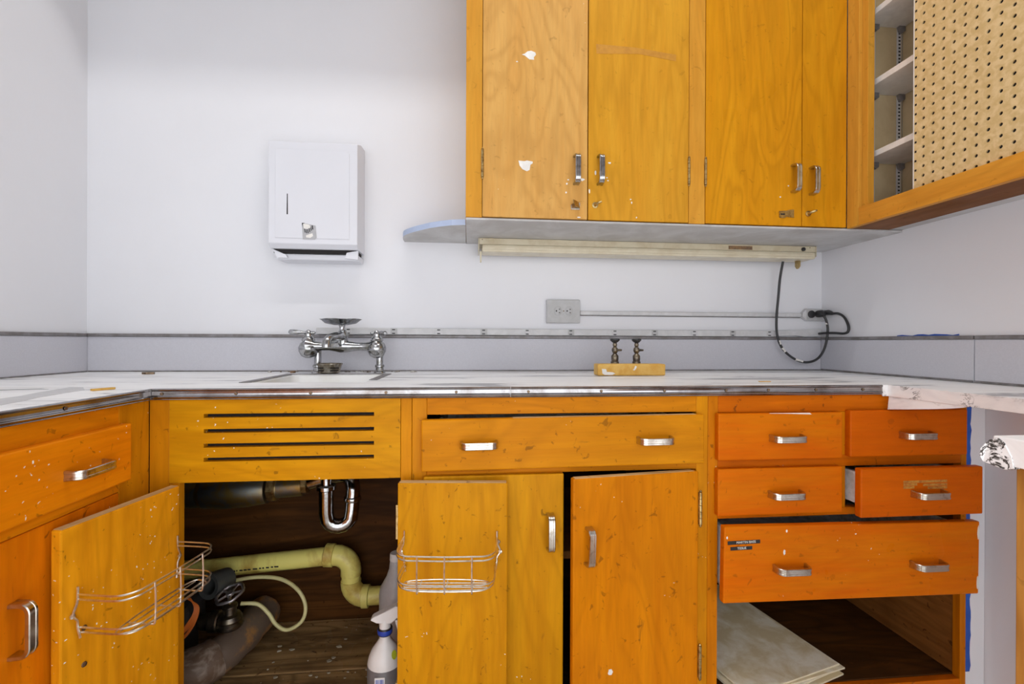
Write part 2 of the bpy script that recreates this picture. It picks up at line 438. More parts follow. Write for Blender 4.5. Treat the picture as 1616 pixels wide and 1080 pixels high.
# ceiling fluorescents (out of the frame, the room's own light)
def ceiling_lamp(y, w, label, half=0.75, xc=0.0):
    z0 = CEIL - 0.20
    t = thing('ceiling_light', (xc, y, z0), label, 'ceiling light')
    for s in (-1, 1):
        box('reflector_side', (xc - half, xc + half), (y + s * .096 - .003, y + s * .096 + .003), (z0, CEIL - .061), 'cove', t)
        box('end_plate', (xc + s * half - .004, xc + s * half + .004), (y - .092, y + .092), (z0, CEIL - .061), 'cove', t)
    box('housing', (xc - half, xc + half), (y - .10, y + .10), (CEIL - .06, CEIL - .0005), 'white_pl', t)
    l = bpy.data.lights.new('fluorescent_glow', 'AREA'); l.shape = 'RECTANGLE'; l.size = half * 1.9; l.size_y = 0.012
    l.energy = w; l.color = (1.0, 0.985, 0.96)
    o = bpy.data.objects.new('fluorescent_glow', l); COL.objects.link(o); o.parent = t
    o.location = (0, 0, 0.10)
    return t
ceiling_lamp(0.52, TUBE_W, 'long white ceiling fluorescent above the worktop', 0.9)

# ------------------------------------------------------------------ backsplash
def splash(name, x, y, z, label, cap, cove):
    t = thing(name, ((x[0] + x[1]) / 2, (y[0] + y[1]) / 2, CT), label, 'backsplash')
    box('sheet', x, y, z, 'splash', t, 0.0006)
    box('cap_strip', *cap, 'cove', t, 0.002)
    box('cove_strip', *cove, 'cove', t, 0.001)
    return t
G = 0.0006
splash('backsplash_panel', (XL + .007, XR - .007), (YB - .006, YB - G), (CT + .0006, 1.024),
       'long grey backsplash sheet on the back wall behind faucet', ((XL + .009, XR - .009), (YB - .011, YB - G), (1.0245, 1.0345)),
       ((XL + .009, XR - .009), (YB - .0085, YB - .0062), (CT + .0006, CT + .004)))
splash('backsplash_panel', (XL + G, XL + .006), (-0.3, YB - .0005), (CT + .0006, 1.024),
       'grey backsplash sheet along the left wall', ((XL + G, XL + .009), (-0.3, YB - .0005), (1.0245, 1.0345)),
       ((XL + .0062, XL + .0085), (-0.3, YB - .009), (CT + .0006, CT + .004)))
splash('backsplash_panel', (XR - .006, XR - G), (1.0405, YB - .0005), (CT + .0006, 1.024),
       'grey backsplash sheet on right wall beside the black cord', ((XR - .009, XR - G), (1.041, YB - .0005), (1.0245, 1.0345)),
       ((XR - .009, XR - .0062), (1.041, YB - .009), (CT + .0006, CT + .006)))
splash('backsplash_panel', (XR - .006, XR - G), (-0.3, 1.0385), (CT + .0006, 1.024),
       'paler grey backsplash sheet at the right edge of the picture', ((XR - .009, XR - G), (-0.3, 1.038), (1.0245, 1.0345)),
       ((XR - .009, XR - .0062), (-0.3, 1.038), (CT + .0006, CT + .006)))

# ------------------------------------------------------------------ handles, hinges
def make_pull(L=0.080, out=0.027, w=0.0150, t=0.0050):
    h = L / 2; rc = 0.015
    path = [(-h, 0.0), (-h, -out + rc)]
    for k in range(1, 6):
        a = PI / 2 * k / 5
        path.append((-h + rc - rc * math.cos(a), -out + rc - rc * math.sin(a)))
    path += [(-p[0], p[1]) for p in reversed(path)]
    # cross-section: n outwards, z across; two fine grooves along the band
    prof = [(-t, -w / 2), (0, -w / 2), (.0012, -w * .42), (.0012, -w * .22), (.0004, -w * .18), (.0004, w * .18), (.0012, w * .22), (.0012, w * .42), (0, w / 2), (-t, w / 2)]
    bm = bmesh.new(); rings = []
    n = len(path)
    for i, p in enumerate(path):
        a = Vector(path[max(i - 1, 0)]); b = Vector(path[min(i + 1, n - 1)])
        d = (b - a).normalized(); nn = Vector((d.y, -d.x))     # points outwards
        wf = 1.18 if i in (0, n - 1) else 1.0
        rings.append([bm.verts.new((p[0] + nn.x * q[0], p[1] + nn.y * q[0], q[1] * wf)) for q in prof])
    m_ = len(prof)
    for a, b in zip(rings[:-1], rings[1:]):
        for k in range(m_): bm.faces.new((a[k], a[(k + 1) % m_], b[(k + 1) % m_], b[k]))
    bm.faces.new(rings[0]); bm.faces.new(rings[-1][::-1])
    return bm_mesh('pull', bm, True, 0.5)
PULL = make_pull(); PULL.materials.append(M['nickel'])
PULLC = make_pull(); PULLC.materials.append(M['chrome'])

def pull(parent, loc, vertical=False, side=False, local=False, me=None, roll=0.0, label=None):
    """front faces -Y unless side (front faces +X)"""
    rot = (0, PI / 2 + roll, 0) if vertical else (0, roll, 0)
    if side:
        e = Euler(rot).to_matrix(); e = Matrix.Rotation(PI / 2, 3, 'Z') @ e; rot = e.to_euler()
    o = link('handle', me or PULL, None, parent, loc, rot, local)
    if label: o['label'] = label
    return o

def hinge_mesh(L=0.074, r=0.0038):
    bm = bmesh.new()
    k = 5; seg = L / k
    for i in range(k):
        lathe_bm(bm, [(r * .8, -L / 2 + i * seg + .0003), (r, -L / 2 + i * seg + .0012), (r, -L / 2 + (i + 1) * seg - .0012), (r * .8, -L / 2 + (i + 1) * seg - .0003)], 10)
    for s in (-1, 1): lathe_bm(bm, [(r * .4, s * L / 2), (r * .9, s * (L / 2 + .002)), (r * .5, s * (L / 2 + .005))], 10)
    bm_box(bm, (-.004, .004), (.002, .0032), (-L / 2, L / 2))
    return bm_mesh('hinge', bm, True, 0.6)
HINGE = hinge_mesh(); HINGE.materials.append(M['brass'])
def hinge(parent, loc, local=False): return link('hinge', HINGE, None, parent, loc, (0, 0, 0), local)

def front(name, x, z, y0, mat, cab, th=0.018, rot=(0, 0, 0), bev=0.003):
    """drawer front or door lying in the X-Z plane, its face at y0; origin at its centre"""
    return box(name, x, (y0, y0 + th), z, mat, cab, bev, rot=rot)

def drawer_box(dr, wx, hz, depth=0.40, mat='white_side', y0=0.0095):
    """sides, bottom and back of a drawer behind its front (local to the front)"""
    a, b = wx / 2 - .012, hz / 2 - .012
    lst = [((-a, -a + .01), (y0, depth), (-b, b)), ((a - .01, a), (y0, depth), (-b, b)),
           ((-a, a), (depth - .01, depth), (-b, b)), ((-a, a), (y0, depth), (-b, -b + .006))]
    return boxes('drawer_box', lst, mat, dr, 0, local=True)

# ------------------------------------------------------------------ sink base cabinet
c = thing('base_cabinet', (-0.39, 1.28, 0), 'honey wood sink cabinet with slotted vent panel and both doors swung open', 'cabinet')
TH = 0.018
XS0, XS1 = -0.6566, -0.1217
FR = (YF, YF + TH)
box('stile', (XS0, -0.6178), FR, (0.06, CB - .001), 'frame_z', c, 0.0012)
box('stile', (-0.6172, -0.598), FR, (0.06, 0.716), 'frame_z', c, 0.0012)
box('stile', (-0.1455, XS1 - .0004), FR, (0.06, CB - .001), 'frame_z', c, 0.0012)
box('bottom_rail', (-0.5975, -0.146), FR, (0.06, 0.128), 'frame_x', c)
vx0, vx1, vz0, vz1 = -0.6172, -0.1461, 0.7168, CB - .001
sl = [0.8560, 0.8240, 0.7935, 0.7640]; sh = 0.0042
lst = [((vx0, -0.550), (YF - .001, YF + .015), (vz0, vz1)), ((-0.2022, vx1), (YF - .001, YF + .015), (vz0, vz1))]
edges = [vz1] + [q for s in sl for q in (s + sh, s - sh)] + [vz0]
for i in range(0, len(edges), 2): lst.append(((-0.550, -0.2022), (YF - .001, YF + .015), (edges[i + 1], edges[i])))
boxes('vent_panel', lst, 'yl_x', c)
box('vent_slot_shade', (vx0 + .02, vx1 - .02), (YF + .0155, YF + .019), (vz0 + .01, vz1 - .002), 'dark', c, 0)  # added black sheet, stands in for the shade inside the slots
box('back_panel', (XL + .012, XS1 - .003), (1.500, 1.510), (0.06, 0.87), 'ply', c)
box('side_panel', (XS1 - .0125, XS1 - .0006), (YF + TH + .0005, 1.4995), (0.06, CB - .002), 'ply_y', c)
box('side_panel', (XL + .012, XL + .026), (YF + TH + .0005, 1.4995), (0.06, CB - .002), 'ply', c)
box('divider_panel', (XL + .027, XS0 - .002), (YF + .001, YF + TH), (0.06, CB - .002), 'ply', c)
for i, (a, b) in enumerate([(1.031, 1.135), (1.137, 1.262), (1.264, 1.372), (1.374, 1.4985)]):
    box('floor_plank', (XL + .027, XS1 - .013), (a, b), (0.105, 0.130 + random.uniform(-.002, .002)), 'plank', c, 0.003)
# the two doors, open; origin at the hinge, inside face seen
def open_door(hx, hy, ang, w, zt, zb, mat, sgn, label):
    """ang: direction of the door leaf from the hinge; sgn: side on which the thickness lies"""
    bm = bmesh.new(); bm_box(bm, (0, w), (0, sgn * .018) if sgn > 0 else (sgn * .018, 0), (-(zt - zb) / 2, (zt - zb) / 2), .0025)
    o = link('door', bm_mesh('door', bm), mat, c, (hx, hy, (zt + zb) / 2), (0, 0, ang))
    o['label'] = label
    return o
angL = math.atan2(0.776 - 0.996, -0.631 + 0.588)
WD = 0.2255
dL = open_door(-0.588, 0.996, angL, WD, 0.7156, 0.14, 'yls_z', -1, 'open door flecked with white paint, wire basket inside')
box('worn_edge', (0.003, WD - .003), (-.0165, -.0015), (0.2879, 0.2889), 'edge', dL, 0, True)
for u in (0.165,):
    for zz in (-.055, -.115):
        lathe('screw_head', [(.0001, 0), (.0045, .0003), (.004, .0018), (.0001, .0026)], 'screw', dL, (u + .025, .0002, .17 + zz), (-PI / 2, 0, 0), 10, True)
angR = math.atan2(0.975 - 0.9955, 0.0841 + 0.1465)
dR = open_door(-0.1465, 0.9955 - .0005, angR, 0.2310, 0.7156, 0.14, 'yl_z', 1, 'open door folded back flat over the next door')
dR.location.y -= 0.0185
box('worn_edge', (0.003, .228), (.0015, .0165), (0.2879, 0.2889), 'edge', dR, 0, True)
lathe('screw_head', [(.0001, 0), (.0045, .0003), (.004, .0018), (.0001, .0026)], 'screw', dR, (0.212, -.0002, .165), (PI / 2, 0, 0), 10, True)
for zz in (.205, -.17): box('hinge_leaf', (-.004, .0005), (.001, .016), (zz - .036, zz + .036), 'brass', dR, .0005, True)

# wire baskets hung on the two open doors
def basket(label, loc, rz):
    t = thing('wire_basket', loc, label, 'basket', 'wire baskets on the sink doors', rz)
    def W(nm, pts, r=.0016, sm=5, cyc=False):
        o = tube(nm, pts, r, 'wire', t, 6, sm, cyc, True, (0, 0, 0)); return o
    hw, dp = .097, .092
    def loop(z, hw, dp, sag=0.0):
        h = [(-hw, -.003, z), (-hw, -.058, z), (-hw + .005, -dp + .014, z), (-hw + .020, -dp + .002, z), (-hw + .042, -dp, z)]
        return h + [(0, -dp - .002, z)] + [(-p[0], p[1], p[2]) for p in reversed(h)]
    W('rim_wire', loop(.092, hw, dp)); W('rim_wire', loop(.084, hw, dp))
    W('lower_wire', loop(.038, hw - .002, dp + .001)); W('lower_wire', loop(.029, hw - .004, dp + .001))
    bl = [(-.084, -.068, .024), (-.074, -.050, .024), (0, -.044, .024), (.074, -.050, .024), (.084, -.068, .024), (.068, -.086, .024), (0, -.090, .024), (-.068, -.086, .024)]
    W('bottom_loop', bl, .0014, 5, True)
    W('bottom_wire', [(-.078, -.058, .024), (.078, -.058, .024)], .0012, 0); W('bottom_wire', [(-.081, -.074, .024), (.081, -.074, .024)], .0012, 0)
    for x in (-.052, 0, .052):
        W('cross_wire', [(x, -dp - .003, .093), (x, -dp - .0045, .06), (x, -dp - .003, .026), (x, -dp + .006, .0215), (x, -.046, .0215)], .0015, 4)
    for s in (-1, 1):
        W('side_support', [(s * hw, -.003, .104), (s * (hw + .001), -.003, .080), (s * (hw + .007), -.0025, .062), (s * (hw + .001), -.003, .050), (s * (hw), -.003, .038), (s * (hw - .003), -.004, .020)], .0018, 5)
        lathe('screw', [(.0001, .0), (.0042, .0), (.004, .002), (.0001, .0035)], 'wire', t, (s * (hw + .007), -.0005, .060), (PI / 2, 0, 0), 10, True)
    return t
dirL = Vector((math.cos(angL), math.sin(angL), 0))
mid = Vector((-0.588, 0.996, 0)) + dirL * .106
nrm = Vector((-dirL.y, dirL.x, 0))            # faces +X
bL = basket('wire basket on the left door, standing out towards the pipes', mid + nrm * .001 + Vector((0, 0, .513)), angL + PI)
dirR = Vector((math.cos(angR), math.sin(angR), 0))
mid = Vector(dR.location) + wloc(c) + dirR * .112; nR = Vector((dirR.y, -dirR.x, 0))
bR = basket('wire basket on the door folded flat beside the bottles', Vector((mid.x, mid.y, .513)) + nR * .001, angR)

# ------------------------------------------------------------------ middle base cabinet
c = thing('base_cabinet', (0.22, 1.28, 0), 'orange wood cabinet with one wide drawer above two doors', 'cabinet')
XM0, XM1 = -0.1213, 0.5550
box('stile', (XM0, -0.0895), FR, (0.06, CB - .001), 'frame_z', c, 0.0012)
box('stile', (0.5270, XM1), FR, (0.06, CB - .001), 'frame_z', c, 0.0012)
box('top_rail', (-0.0893, 0.5268), FR, (0.853, CB - .001), 'frame_x', c, 0.0012)
box('middle_rail', (-0.0893, 0.5268), FR, (0.7205, 0.7420), 'frame_x', c, 0.0012)
box('bottom_rail', (-0.0893, 0.5268), FR, (0.06, 0.128), 'frame_x', c)
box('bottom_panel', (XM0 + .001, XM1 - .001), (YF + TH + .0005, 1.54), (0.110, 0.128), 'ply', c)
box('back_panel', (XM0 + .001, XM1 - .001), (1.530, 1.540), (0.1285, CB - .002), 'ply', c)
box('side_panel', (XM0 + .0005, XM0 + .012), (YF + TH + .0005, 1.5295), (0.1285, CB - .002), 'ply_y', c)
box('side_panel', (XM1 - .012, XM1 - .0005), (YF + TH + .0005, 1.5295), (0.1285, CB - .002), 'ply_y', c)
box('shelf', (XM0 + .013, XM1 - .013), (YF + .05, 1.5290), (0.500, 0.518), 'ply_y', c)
d = front('drawer', (-0.0998, 0.5373), (0.7350, 0.8468), YP - .002, 'or_x', c, rot=(0, -0.0085, 0))
drawer_box(d, .60, .10)
for x in (0.0238 - .21875, 0.4180 - .21875): pull(d, (x, -.0088, .0015), local=True)
box('worn_edge', (-0.12, .30), (-.006, .007), (.0556, .0566), 'edge', d, 0, True)
d = front('door', (-0.0950, 0.2125), (0.10, 0.7215), YP + .0005, 'yl_z', c, bev=.003)
d['label'] = 'closed honey wood door partly hidden by the folded-back sink door'
pull(d, (0.1815 - .05875, -.0088, .595 - .41075), True, local=True)
# right door ajar: pivots on its right edge
bm = bmesh.new(); bm_box(bm, (-.302, 0), (-.018, 0), (-.31, .31), .003)
d = link('door', bm_mesh('door', bm), 'or_z', c, (0.5215, YF - .0005, 0.4105), (0, 0, math.radians(7.2)))
d['label'] = 'orange wood door standing ajar'
box('worn_edge', (-.297, -.01), (-.0155, -.002), (.3098, .3108), 'edge', d, 0, True)
pull(d, (-.268, -.0182, .166), True, local=True, roll=0.03)
for z in (.225, -.125): hinge(d, (.004, -.0195, z), True)
prism('paint_mark', [(p[0], 0, p[2]) for p in blob_outline(-.215, -.115, .007, .009)], (0, -.0004, 0), 'white_paint', d, True).location.y = -.0182
del d

# ------------------------------------------------------------------ drawer base cabinet (right)
c = thing('base_cabinet', (0.89, 1.28, 0), 'red-orange drawer cabinet with an open bottom shelf beside white filler strip', 'cabinet')
XD0, XD1 = 0.5555, 1.2240
box('stile', (XD0, 0.5800), FR, (0.06, CB - .001), 'frr_z', c, 0.0012)
box('stile', (1.2080, XD1), FR, (0.06, CB - .001), 'frr_z', c, 0.0012)
box('top_rail', (0.5802, 1.2078), FR, (0.850, CB - .001), 'frr_x', c, 0.0012)
box('middle_rail', (0.5802, 1.2078), FR, (0.7190, 0.7460), 'frr_x', c, 0.0012)
box('lower_rail', (0.5802, 1.2078), FR, (0.6025, 0.6200), 'frr_x', c, 0.0012)
box('divider_stile', (0.8780, 0.9010), FR, (0.6202, 0.7188), 'frr_z', c, 0.0012)
box('divider_stile', (0.8780, 0.9010), FR, (0.7462, 0.8498), 'frr_z', c, 0.0012)
box('bottom_rail', (0.5802, 1.2078), FR, (0.06, 0.1880), 'frr_x', c)
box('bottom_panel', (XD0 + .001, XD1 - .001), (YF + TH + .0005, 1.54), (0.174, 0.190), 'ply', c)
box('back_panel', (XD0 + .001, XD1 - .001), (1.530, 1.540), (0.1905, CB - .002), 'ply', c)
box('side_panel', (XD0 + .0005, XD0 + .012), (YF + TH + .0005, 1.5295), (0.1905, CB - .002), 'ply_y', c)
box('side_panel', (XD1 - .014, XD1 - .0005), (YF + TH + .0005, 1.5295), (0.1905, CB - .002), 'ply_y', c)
dr = []
for x, z, y, mt, lb in [((.5720, .8798), (.7420, .8500), YP, 'rd2_x', 'small closed drawer, upper left'),
                        ((.5714, .8803), (.6140, .7225), YP, 'rd2_x', 'small closed drawer, lower left'),
                        ((.8990, 1.2070), (.7440, .8540), YP, 'rd_x', 'small closed drawer, upper right'),
                        ((.8970, 1.2095), (.6120, .7245), .964, 'rd_x', 'small drawer pulled slightly open')]:
    d = front('drawer', x, z, y, mt, c); d['label'] = lb
    drawer_box(d, x[1] - x[0] - .012, z[1] - z[0] - .01, .42)
    dr.append((d, x, z))
for (d, x, z), (hx, hz) in zip(dr, [(.7355, .7930), (.7330, .6632), (1.065, .7953), (1.0625, .6655)]):
    pull(d, (hx - (x[0] + x[1]) / 2, -.0088, hz - (z[0] + z[1]) / 2), local=True)
dd = dr[0][0]
prism('paint_mark', [(-.03, 0, .0535), (.01, 0, .0530), (.075, 0, .0505), (.07, 0, .0542), (-.03, 0, .0544)], (0, -.0006, 0), 'white_paint', dd, True).location.y = -.0088
dd = dr[3][0]
for k, (x0, x1, z) in enumerate([(-.050, .062, .0245), (-.050, -.015, .018), (.0, .062, .0165), (-.050, -.022, .0115), (.012, .062, .0095)]):
    box('glue_residue', (x0, x1), (-.0094, -.0088), (z - .0028, z + .0028), 'resid2', dd, 0, True)
d = front('drawer', (.5710, 1.2080), (.4245, .5965), .970, 'rd2_x', c, rot=(0, 0.0135, 0)); d['label'] = 'large bottom drawer pulled slightly open, two black label tapes'
drawer_box(d, .625, .16, .42)
for x, z in ((.7275 - .8895, .5030 - .5105 - .0008), (1.0665 - .8895, .4985 - .5105 + .0030)): pull(d, (x, -.0088, z), local=True)
def label_tape(dr_, x0, x1, z, h, body, tx, size):
    bm = bmesh.new(); bm_box(bm, (x0, x1), (-.0005, 0), (z - h / 2, z + h / 2))
    me = text_mesh(body, size)
    n0 = len(bm.faces); bm.from_mesh(me); bm.faces.ensure_lookup_table(); bm.verts.ensure_lookup_table()
    vs = set(v for f in bm.faces[n0:] for v in f.verts)
    for v in vs: v.co = Vector((tx + v.co.x, -.0006 - v.co.z * .5, z + v.co.y))
    for f in bm.faces[n0:]: f.material_index = 1
    me2 = bm_mesh('label_tape', bm); me2.materials.append(M['label']); me2.materials.append(M['white_paint'])
    bpy.data.meshes.remove(me)
    o = link('label_tape', me2, None, dr_, (0, -.0091, 0), (0, -.028, 0), True); return o
cx, cz = .8895, .5105
label_tape(d, .5805 - cx, .6575 - cx, .5782 - cz - .009, .0082, 'MARTIN BASS', .6010 - cx, .0075)
label_tape(d, .5868 - cx, .6385 - cx, .5650 - cz - .009, .0078, 'TISSUE', .6030 - cx, .0072)
for (x, z, rx, rz) in ((-.312, .062, .0022, .004), (-.170, .074, .0022, .004), (-.175, .026, .0035, .007), (.314, .06, .003, .02), (.314, -.06, .003, .02)):
    prism('paint_mark', [(p[0], 0, p[2]) for p in blob_outline(x, z, rx, rz)], (0, -.0004, 0), 'white_paint', d, True).location.y = -.0090

# beige tiles stacked on the open bottom shelf
bm = bmesh.new(); bm_box(bm, (-.15, .15), (-.205, .205), (0, .0042), .0008)
for f in bm.faces: f.material_index = 0 if abs(f.normal.z) > .9 else 1
TILE = bm_mesh('tile', bm); TILE.materials.append(M['stone']); TILE.materials.append(M['tile_edge'])
where = ['topmost', 'second from the top', 'third from the top', 'fourth from the top', 'bottommost']
for i in range(5):
    a = math.radians(15 + [2.5, -1.5, 3.0, -2.0, 0.0][i])
    fr = Vector((.926 + [.004, .006, -.004, .008, 0][i], 1.052 + [-.006, .004, .0, -.005, .003][i], 0))
    ctr = fr + Matrix.Rotation(a, 3, 'Z') @ Vector((-.15, .205, 0))
    o = link('floor_tile', TILE, None, None, (ctr.x, ctr.y, .1905 + i * .0046), (0, 0, a))
    tag(o, 'thin beige tile on the open cabinet shelf, %s of its stack' % where[4 - i], 'tile', 'beige tiles stacked on the shelf')

# ------------------------------------------------------------------ left run cabinet (faces +X)
c = thing('base_cabinet', (-0.92, 0.45, 0), 'orange wood side cabinet along the left wall with drawer over door', 'cabinet')
FX = (XF - TH, XF)
box('stile', FX, (0.930, 1.0117), (0.06, CB - .001), 'frame_z', c, 0.0012)
box('top_rail', FX, (-0.30, 0.9298), (0.848, CB - .001), 'frame_y', c, 0.0012)
box('middle_rail', FX, (0.44, 0.9298), (0.7265, 0.7520), 'frame_y', c, 0.0012)
box('stile', FX, (0.40, 0.4395), (0.06, 0.8478), 'frame_z', c, 0.0012)
box('bottom_rail', FX, (0.44, 0.9298), (0.06, 0.128), 'frame_y', c)
box('end_panel', (XL + .012, XF), (-0.30, 0.3995), (0.06, 0.8478), 'orl_z', c)
box('bottom_panel', (XL + .012, XF - TH - .0005), (0.40, 1.0105), (0.110, 0.128), 'ply', c)
d = box('drawer', (XP - .018, XP), (0.43, 0.9400), (0.7467, 0.8550), 'or_y', c, .003)
pull(d, (.0092, 0.832 - .685, .7960 - .80085), False, True, True, roll=0.0)
pull(d, (.0092, 0.530 - .685, .7960 - .80085), False, True, True)
d = box('door', (XF - .0175, XF + .0005), (0.6460, 0.9290), (0.1285, 0.7255), 'orl_z', c, .002)
pull(d, (.0092, 0.728 - .7875, .592 - .427), True, True, True)
d = box('door', (XF - .0175, XF + .0005), (0.4405, 0.6445), (0.1285, 0.7255), 'orl_z', c, .002)

# ------------------------------------------------------------------ worktop: left run and back run, one piece with a sink cut-out
c = thing('worktop', (0, 1.28, CB), 'white streaked laminate worktop round the corner with ridged metal edging', 'countertop')
SX0, SX1, SY0, SY1 = -0.520, -0.250, 1.135, 1.405       # sink opening
zt = (CB, CT)
boxes('laminate_top', [((XL + .0005, XT - .0025), (-0.3, YB - .0005), zt), ((XT - .0025, SX0), (YT + .0025, YB - .0005), zt),
                       ((SX1, XR - .0005), (YT + .0025, YB - .0005), zt), ((SX0, SX1), (YT + .0025, SY0), zt), ((SX0, SX1), (SY1, YB - .0005), zt)],
      'lam', c)
def film(name, pts, mat):
    bm = bmesh.new(); prism_bm(bm, [(x, y, CT + .0001) for x, y in pts], (0, 0, .0004))
    o = link(name, bm_mesh(name, bm), mat, c); o.location = -wloc(c); return o
film('bare_patch', [(-.708, .765), (-.722, .82), (-.738, .861), (-.752, .93), (-.76, .985), (-.805, 1.04), (-.835, 1.045), (-.818, .985), (-.808, .943), (-.79, .89), (-.784, .846), (-.77, .76), (-.75, .66), (-.69, .66)], 'race')
film('bare_patch', [(-.91, .982), (-.875, .995), (-.841, 1.004), (-.869, 1.020), (-.905, 1.008), (-.95, .995), (-.97, .94), (-.94, .93)], 'grey_pl')
def edging(name, a, b, axis, par):
    """ridged strip; profile (out, z) swept from a to b along X or Y"""
    p = [(-.0026, .0222), (.0002, .0226), (.0018, .0214), (.0024, .0200), (.0018, .0184), (.0004, .0172), (-.0008, .0166), (-.0008, .0120), (-.0004, .0086), (.0002, .0070), (.0016, .0062), (.0024, .0050), (.0020, .0036), (.0006, .0022), (-.0002, .0010), (.0004, -.0002), (-.0006, -.0012), (-.0026, -.0012)]
    bm = bmesh.new(); A = []; B = []
    for o, z in p:
        if axis == 'x': A.append(bm.verts.new((a, YT - o, CB + z))); B.append(bm.verts.new((b, YT - o, CB + z)))
        else: A.append(bm.verts.new((XT + o, a, CB + z))); B.append(bm.verts.new((XT + o, b, CB + z)))
    n = len(p)
    for i in range(n): bm.faces.new((A[i], A[(i + 1) % n], B[(i + 1) % n], B[i]))
    bm.faces.new(A); bm.faces.new(B[::-1])
    return link(name, bm_mesh(name, bm), 'alu', par)
def rivet(par, x, y, rot):
    lathe('edging_screw', [(.0032, 0), (.0030, .0009), (.0001, .0013)], 'screw', par, (x, y, CB + .0117), rot, 10)
e1 = edging('edging_strip', XT, 0.0925, 'x', c); e2 = edging('edging_strip', 0.0940, 0.9840, 'x', c); e3 = edging('edging_strip', -0.3, YT + .0012, 'y', c)
for e in (e1, e2, e3): e.location = Vector((0, 0, 0)) - wloc(c)
for x in (-.6258, -.4814, -.3314, -.1755, -.0256): rivet(e1, x, YT - .0002, (PI / 2, 0, 0))
for x in (.1329, .2978, .445, .5925, .6964, .815, .9348): rivet(e2, x, YT - .0002, (PI / 2, 0, 0))
for y in (.80, .60, .40): rivet(e3, XT + .0002, y, (0, PI / 2, 0))

# right counter on the right wall
c = thing('side_counter', (1.14, 0.35, CB), 'white marble-look counter along the right wall with peeling edge', 'countertop')
box('laminate_top', (0.9998, XR - .0005), (-0.3, 1.0018), (.888, CT), 'lam', c, .0008)
box('marble_edge', (0.9975, 0.9996), (-0.3, 0.9985), (.8875, CT + .0003), 'marble', c, .0006)
box('marble_corner', (0.9850, 0.9994), (0.9988, 1.0015), (.8875, CT + .0003), 'marble', c, .0006)
# strip of laminate peeling down off the edge
bm = bmesh.new(); n = 14; top = []; bot = []
for i in range(n + 1):
    t = i / n; y = 0.998 - t * .175
    x = 1.0000 - .001 * math.sin(PI * t)
    dz = .031 * max(0.0, 1 - t) ** 0.8
    top.append((x, y, .8872)); bot.append((x - .0035 * (1 - t), y, .8870 - dz))
V0 = [bm.verts.new(p) for p in top]; V1 = [bm.verts.new(p) for p in bot]
V2 = [bm.verts.new((p[0] + .0014, p[1], p[2])) for p in top]; V3 = [bm.verts.new((p[0] + .0014, p[1], p[2])) for p in bot]
for i in range(n):
    for a, b in ((V0, V1), (V1, V3), (V3, V2), (V2, V0)): bm.faces.new((a[i], a[i + 1], b[i + 1], b[i]))
bm.faces.new((V0[0], V1[0], V3[0], V2[0])); bm.faces.new((V0[n], V2[n], V3[n], V1[n]))
o = link('peeling_laminate', bm_mesh('peel', bm), 'marble', c); o.location = -wloc(c)

# nearer counter end on an oak cabinet, right edge of the picture
c = thing('peninsula_counter', (0.76, 0.27, .883), 'near white counter end with broken black-veined corner on oak panel', 'countertop')
boxes('laminate_top', [((0.5705, 0.95), (0.10, 0.4455), (.8845, .914))], 'marble', c, .0012)
# broken corner: jagged veined lump wrapped round the corner
pts = [(0.5690, 0.4475, .909), (0.5675, 0.4500, .905), (0.5655, 0.4535, .898), (0.5655, 0.4545, .890), (0.5672, 0.4525, .884), (0.5690, 0.4440, .8815), (0.5692, 0.4330, .8800), (0.5694, 0.4260, .8830), (0.5694, 0.4280, .895), (0.5693, 0.4350, .9085), (0.5694, 0.4400, .9120)]
bm = bmesh.new(); prism_bm(bm, pts, (0.006, -.002, 0))
o = link('broken_corner', bm_mesh('corner', bm), 'marble2', c); o.location = -wloc(c)
box('oak_end_panel', (0.5760, 0.5950), (0.14, 0.4285), (0.002, .8840), 'oak', c)
box('oak_end_panel', (0.925, 0.944), (0.14, 0.4285), (0.002, .8840), 'oak', c)
box('oak_rail', (0.5955, 0.9245), (0.41, 0.4280), (0.80, .8840), 'oak', c)

# ------------------------------------------------------------------ sink
c = thing('sink', (-.385, 1.27, .74), 'white enamel sink bowl sunk in the worktop with grey metal rim', 'sink')
bm = bmesh.new()
def ring_at(x0, x1, y0, y1, z, r, n=5):
    out = []
    for cx_, cy_, a0 in ((x1 - r, y1 - r, 0), (x0 + r, y1 - r, PI / 2), (x0 + r, y0 + r, PI), (x1 - r, y0 + r, 1.5 * PI)):
        for i in range(n + 1):
            a = a0 + PI / 2 * i / n
            out.append(bm.verts.new((cx_ + r * math.cos(a), cy_ + r * math.sin(a), z)))
    return out
g = .001
rings = [ring_at(SX0 + g, SX1 - g, SY0 + g, SY1 - g, CT - .001, .012), ring_at(SX0 + .006, SX1 - .006, SY0 + .006, SY1 - .006, CT - .004, .018),
         ring_at(SX0 + .012, SX1 - .012, SY0 + .012, SY1 - .012, CT - .04, .03), ring_at(SX0 + .02, SX1 - .02, SY0 + .02, SY1 - .02, .765, .04),
         ring_at(SX0 + .045, SX1 - .045, SY0 + .045, SY1 - .045, .752, .05)]
rings += [ring_at(SX0 + .047, SX1 - .047, SY0 + .047, SY1 - .047, .744, .05), ring_at(SX0 + .014, SX1 - .014, SY0 + .014, SY1 - .014, .76, .04),
          ring_at(SX0 + .006, SX1 - .006, SY0 + .006, SY1 - .006, CT - .04, .03), ring_at(SX0 + g * .6, SX1 - g * .6, SY0 + g * .6, SY1 - g * .6, CT - .010, .012)]
for a, b in zip(rings[:-1], rings[1:]):
    for i in range(len(a)): bm.faces.new((a[i], a[(i + 1) % len(a)], b[(i + 1) % len(a)], b[i]))
a, b = rings[-1], rings[0]
for i in range(len(a)): bm.faces.new((a[i], a[(i + 1) % len(a)], b[(i + 1) % len(a)], b[i]))
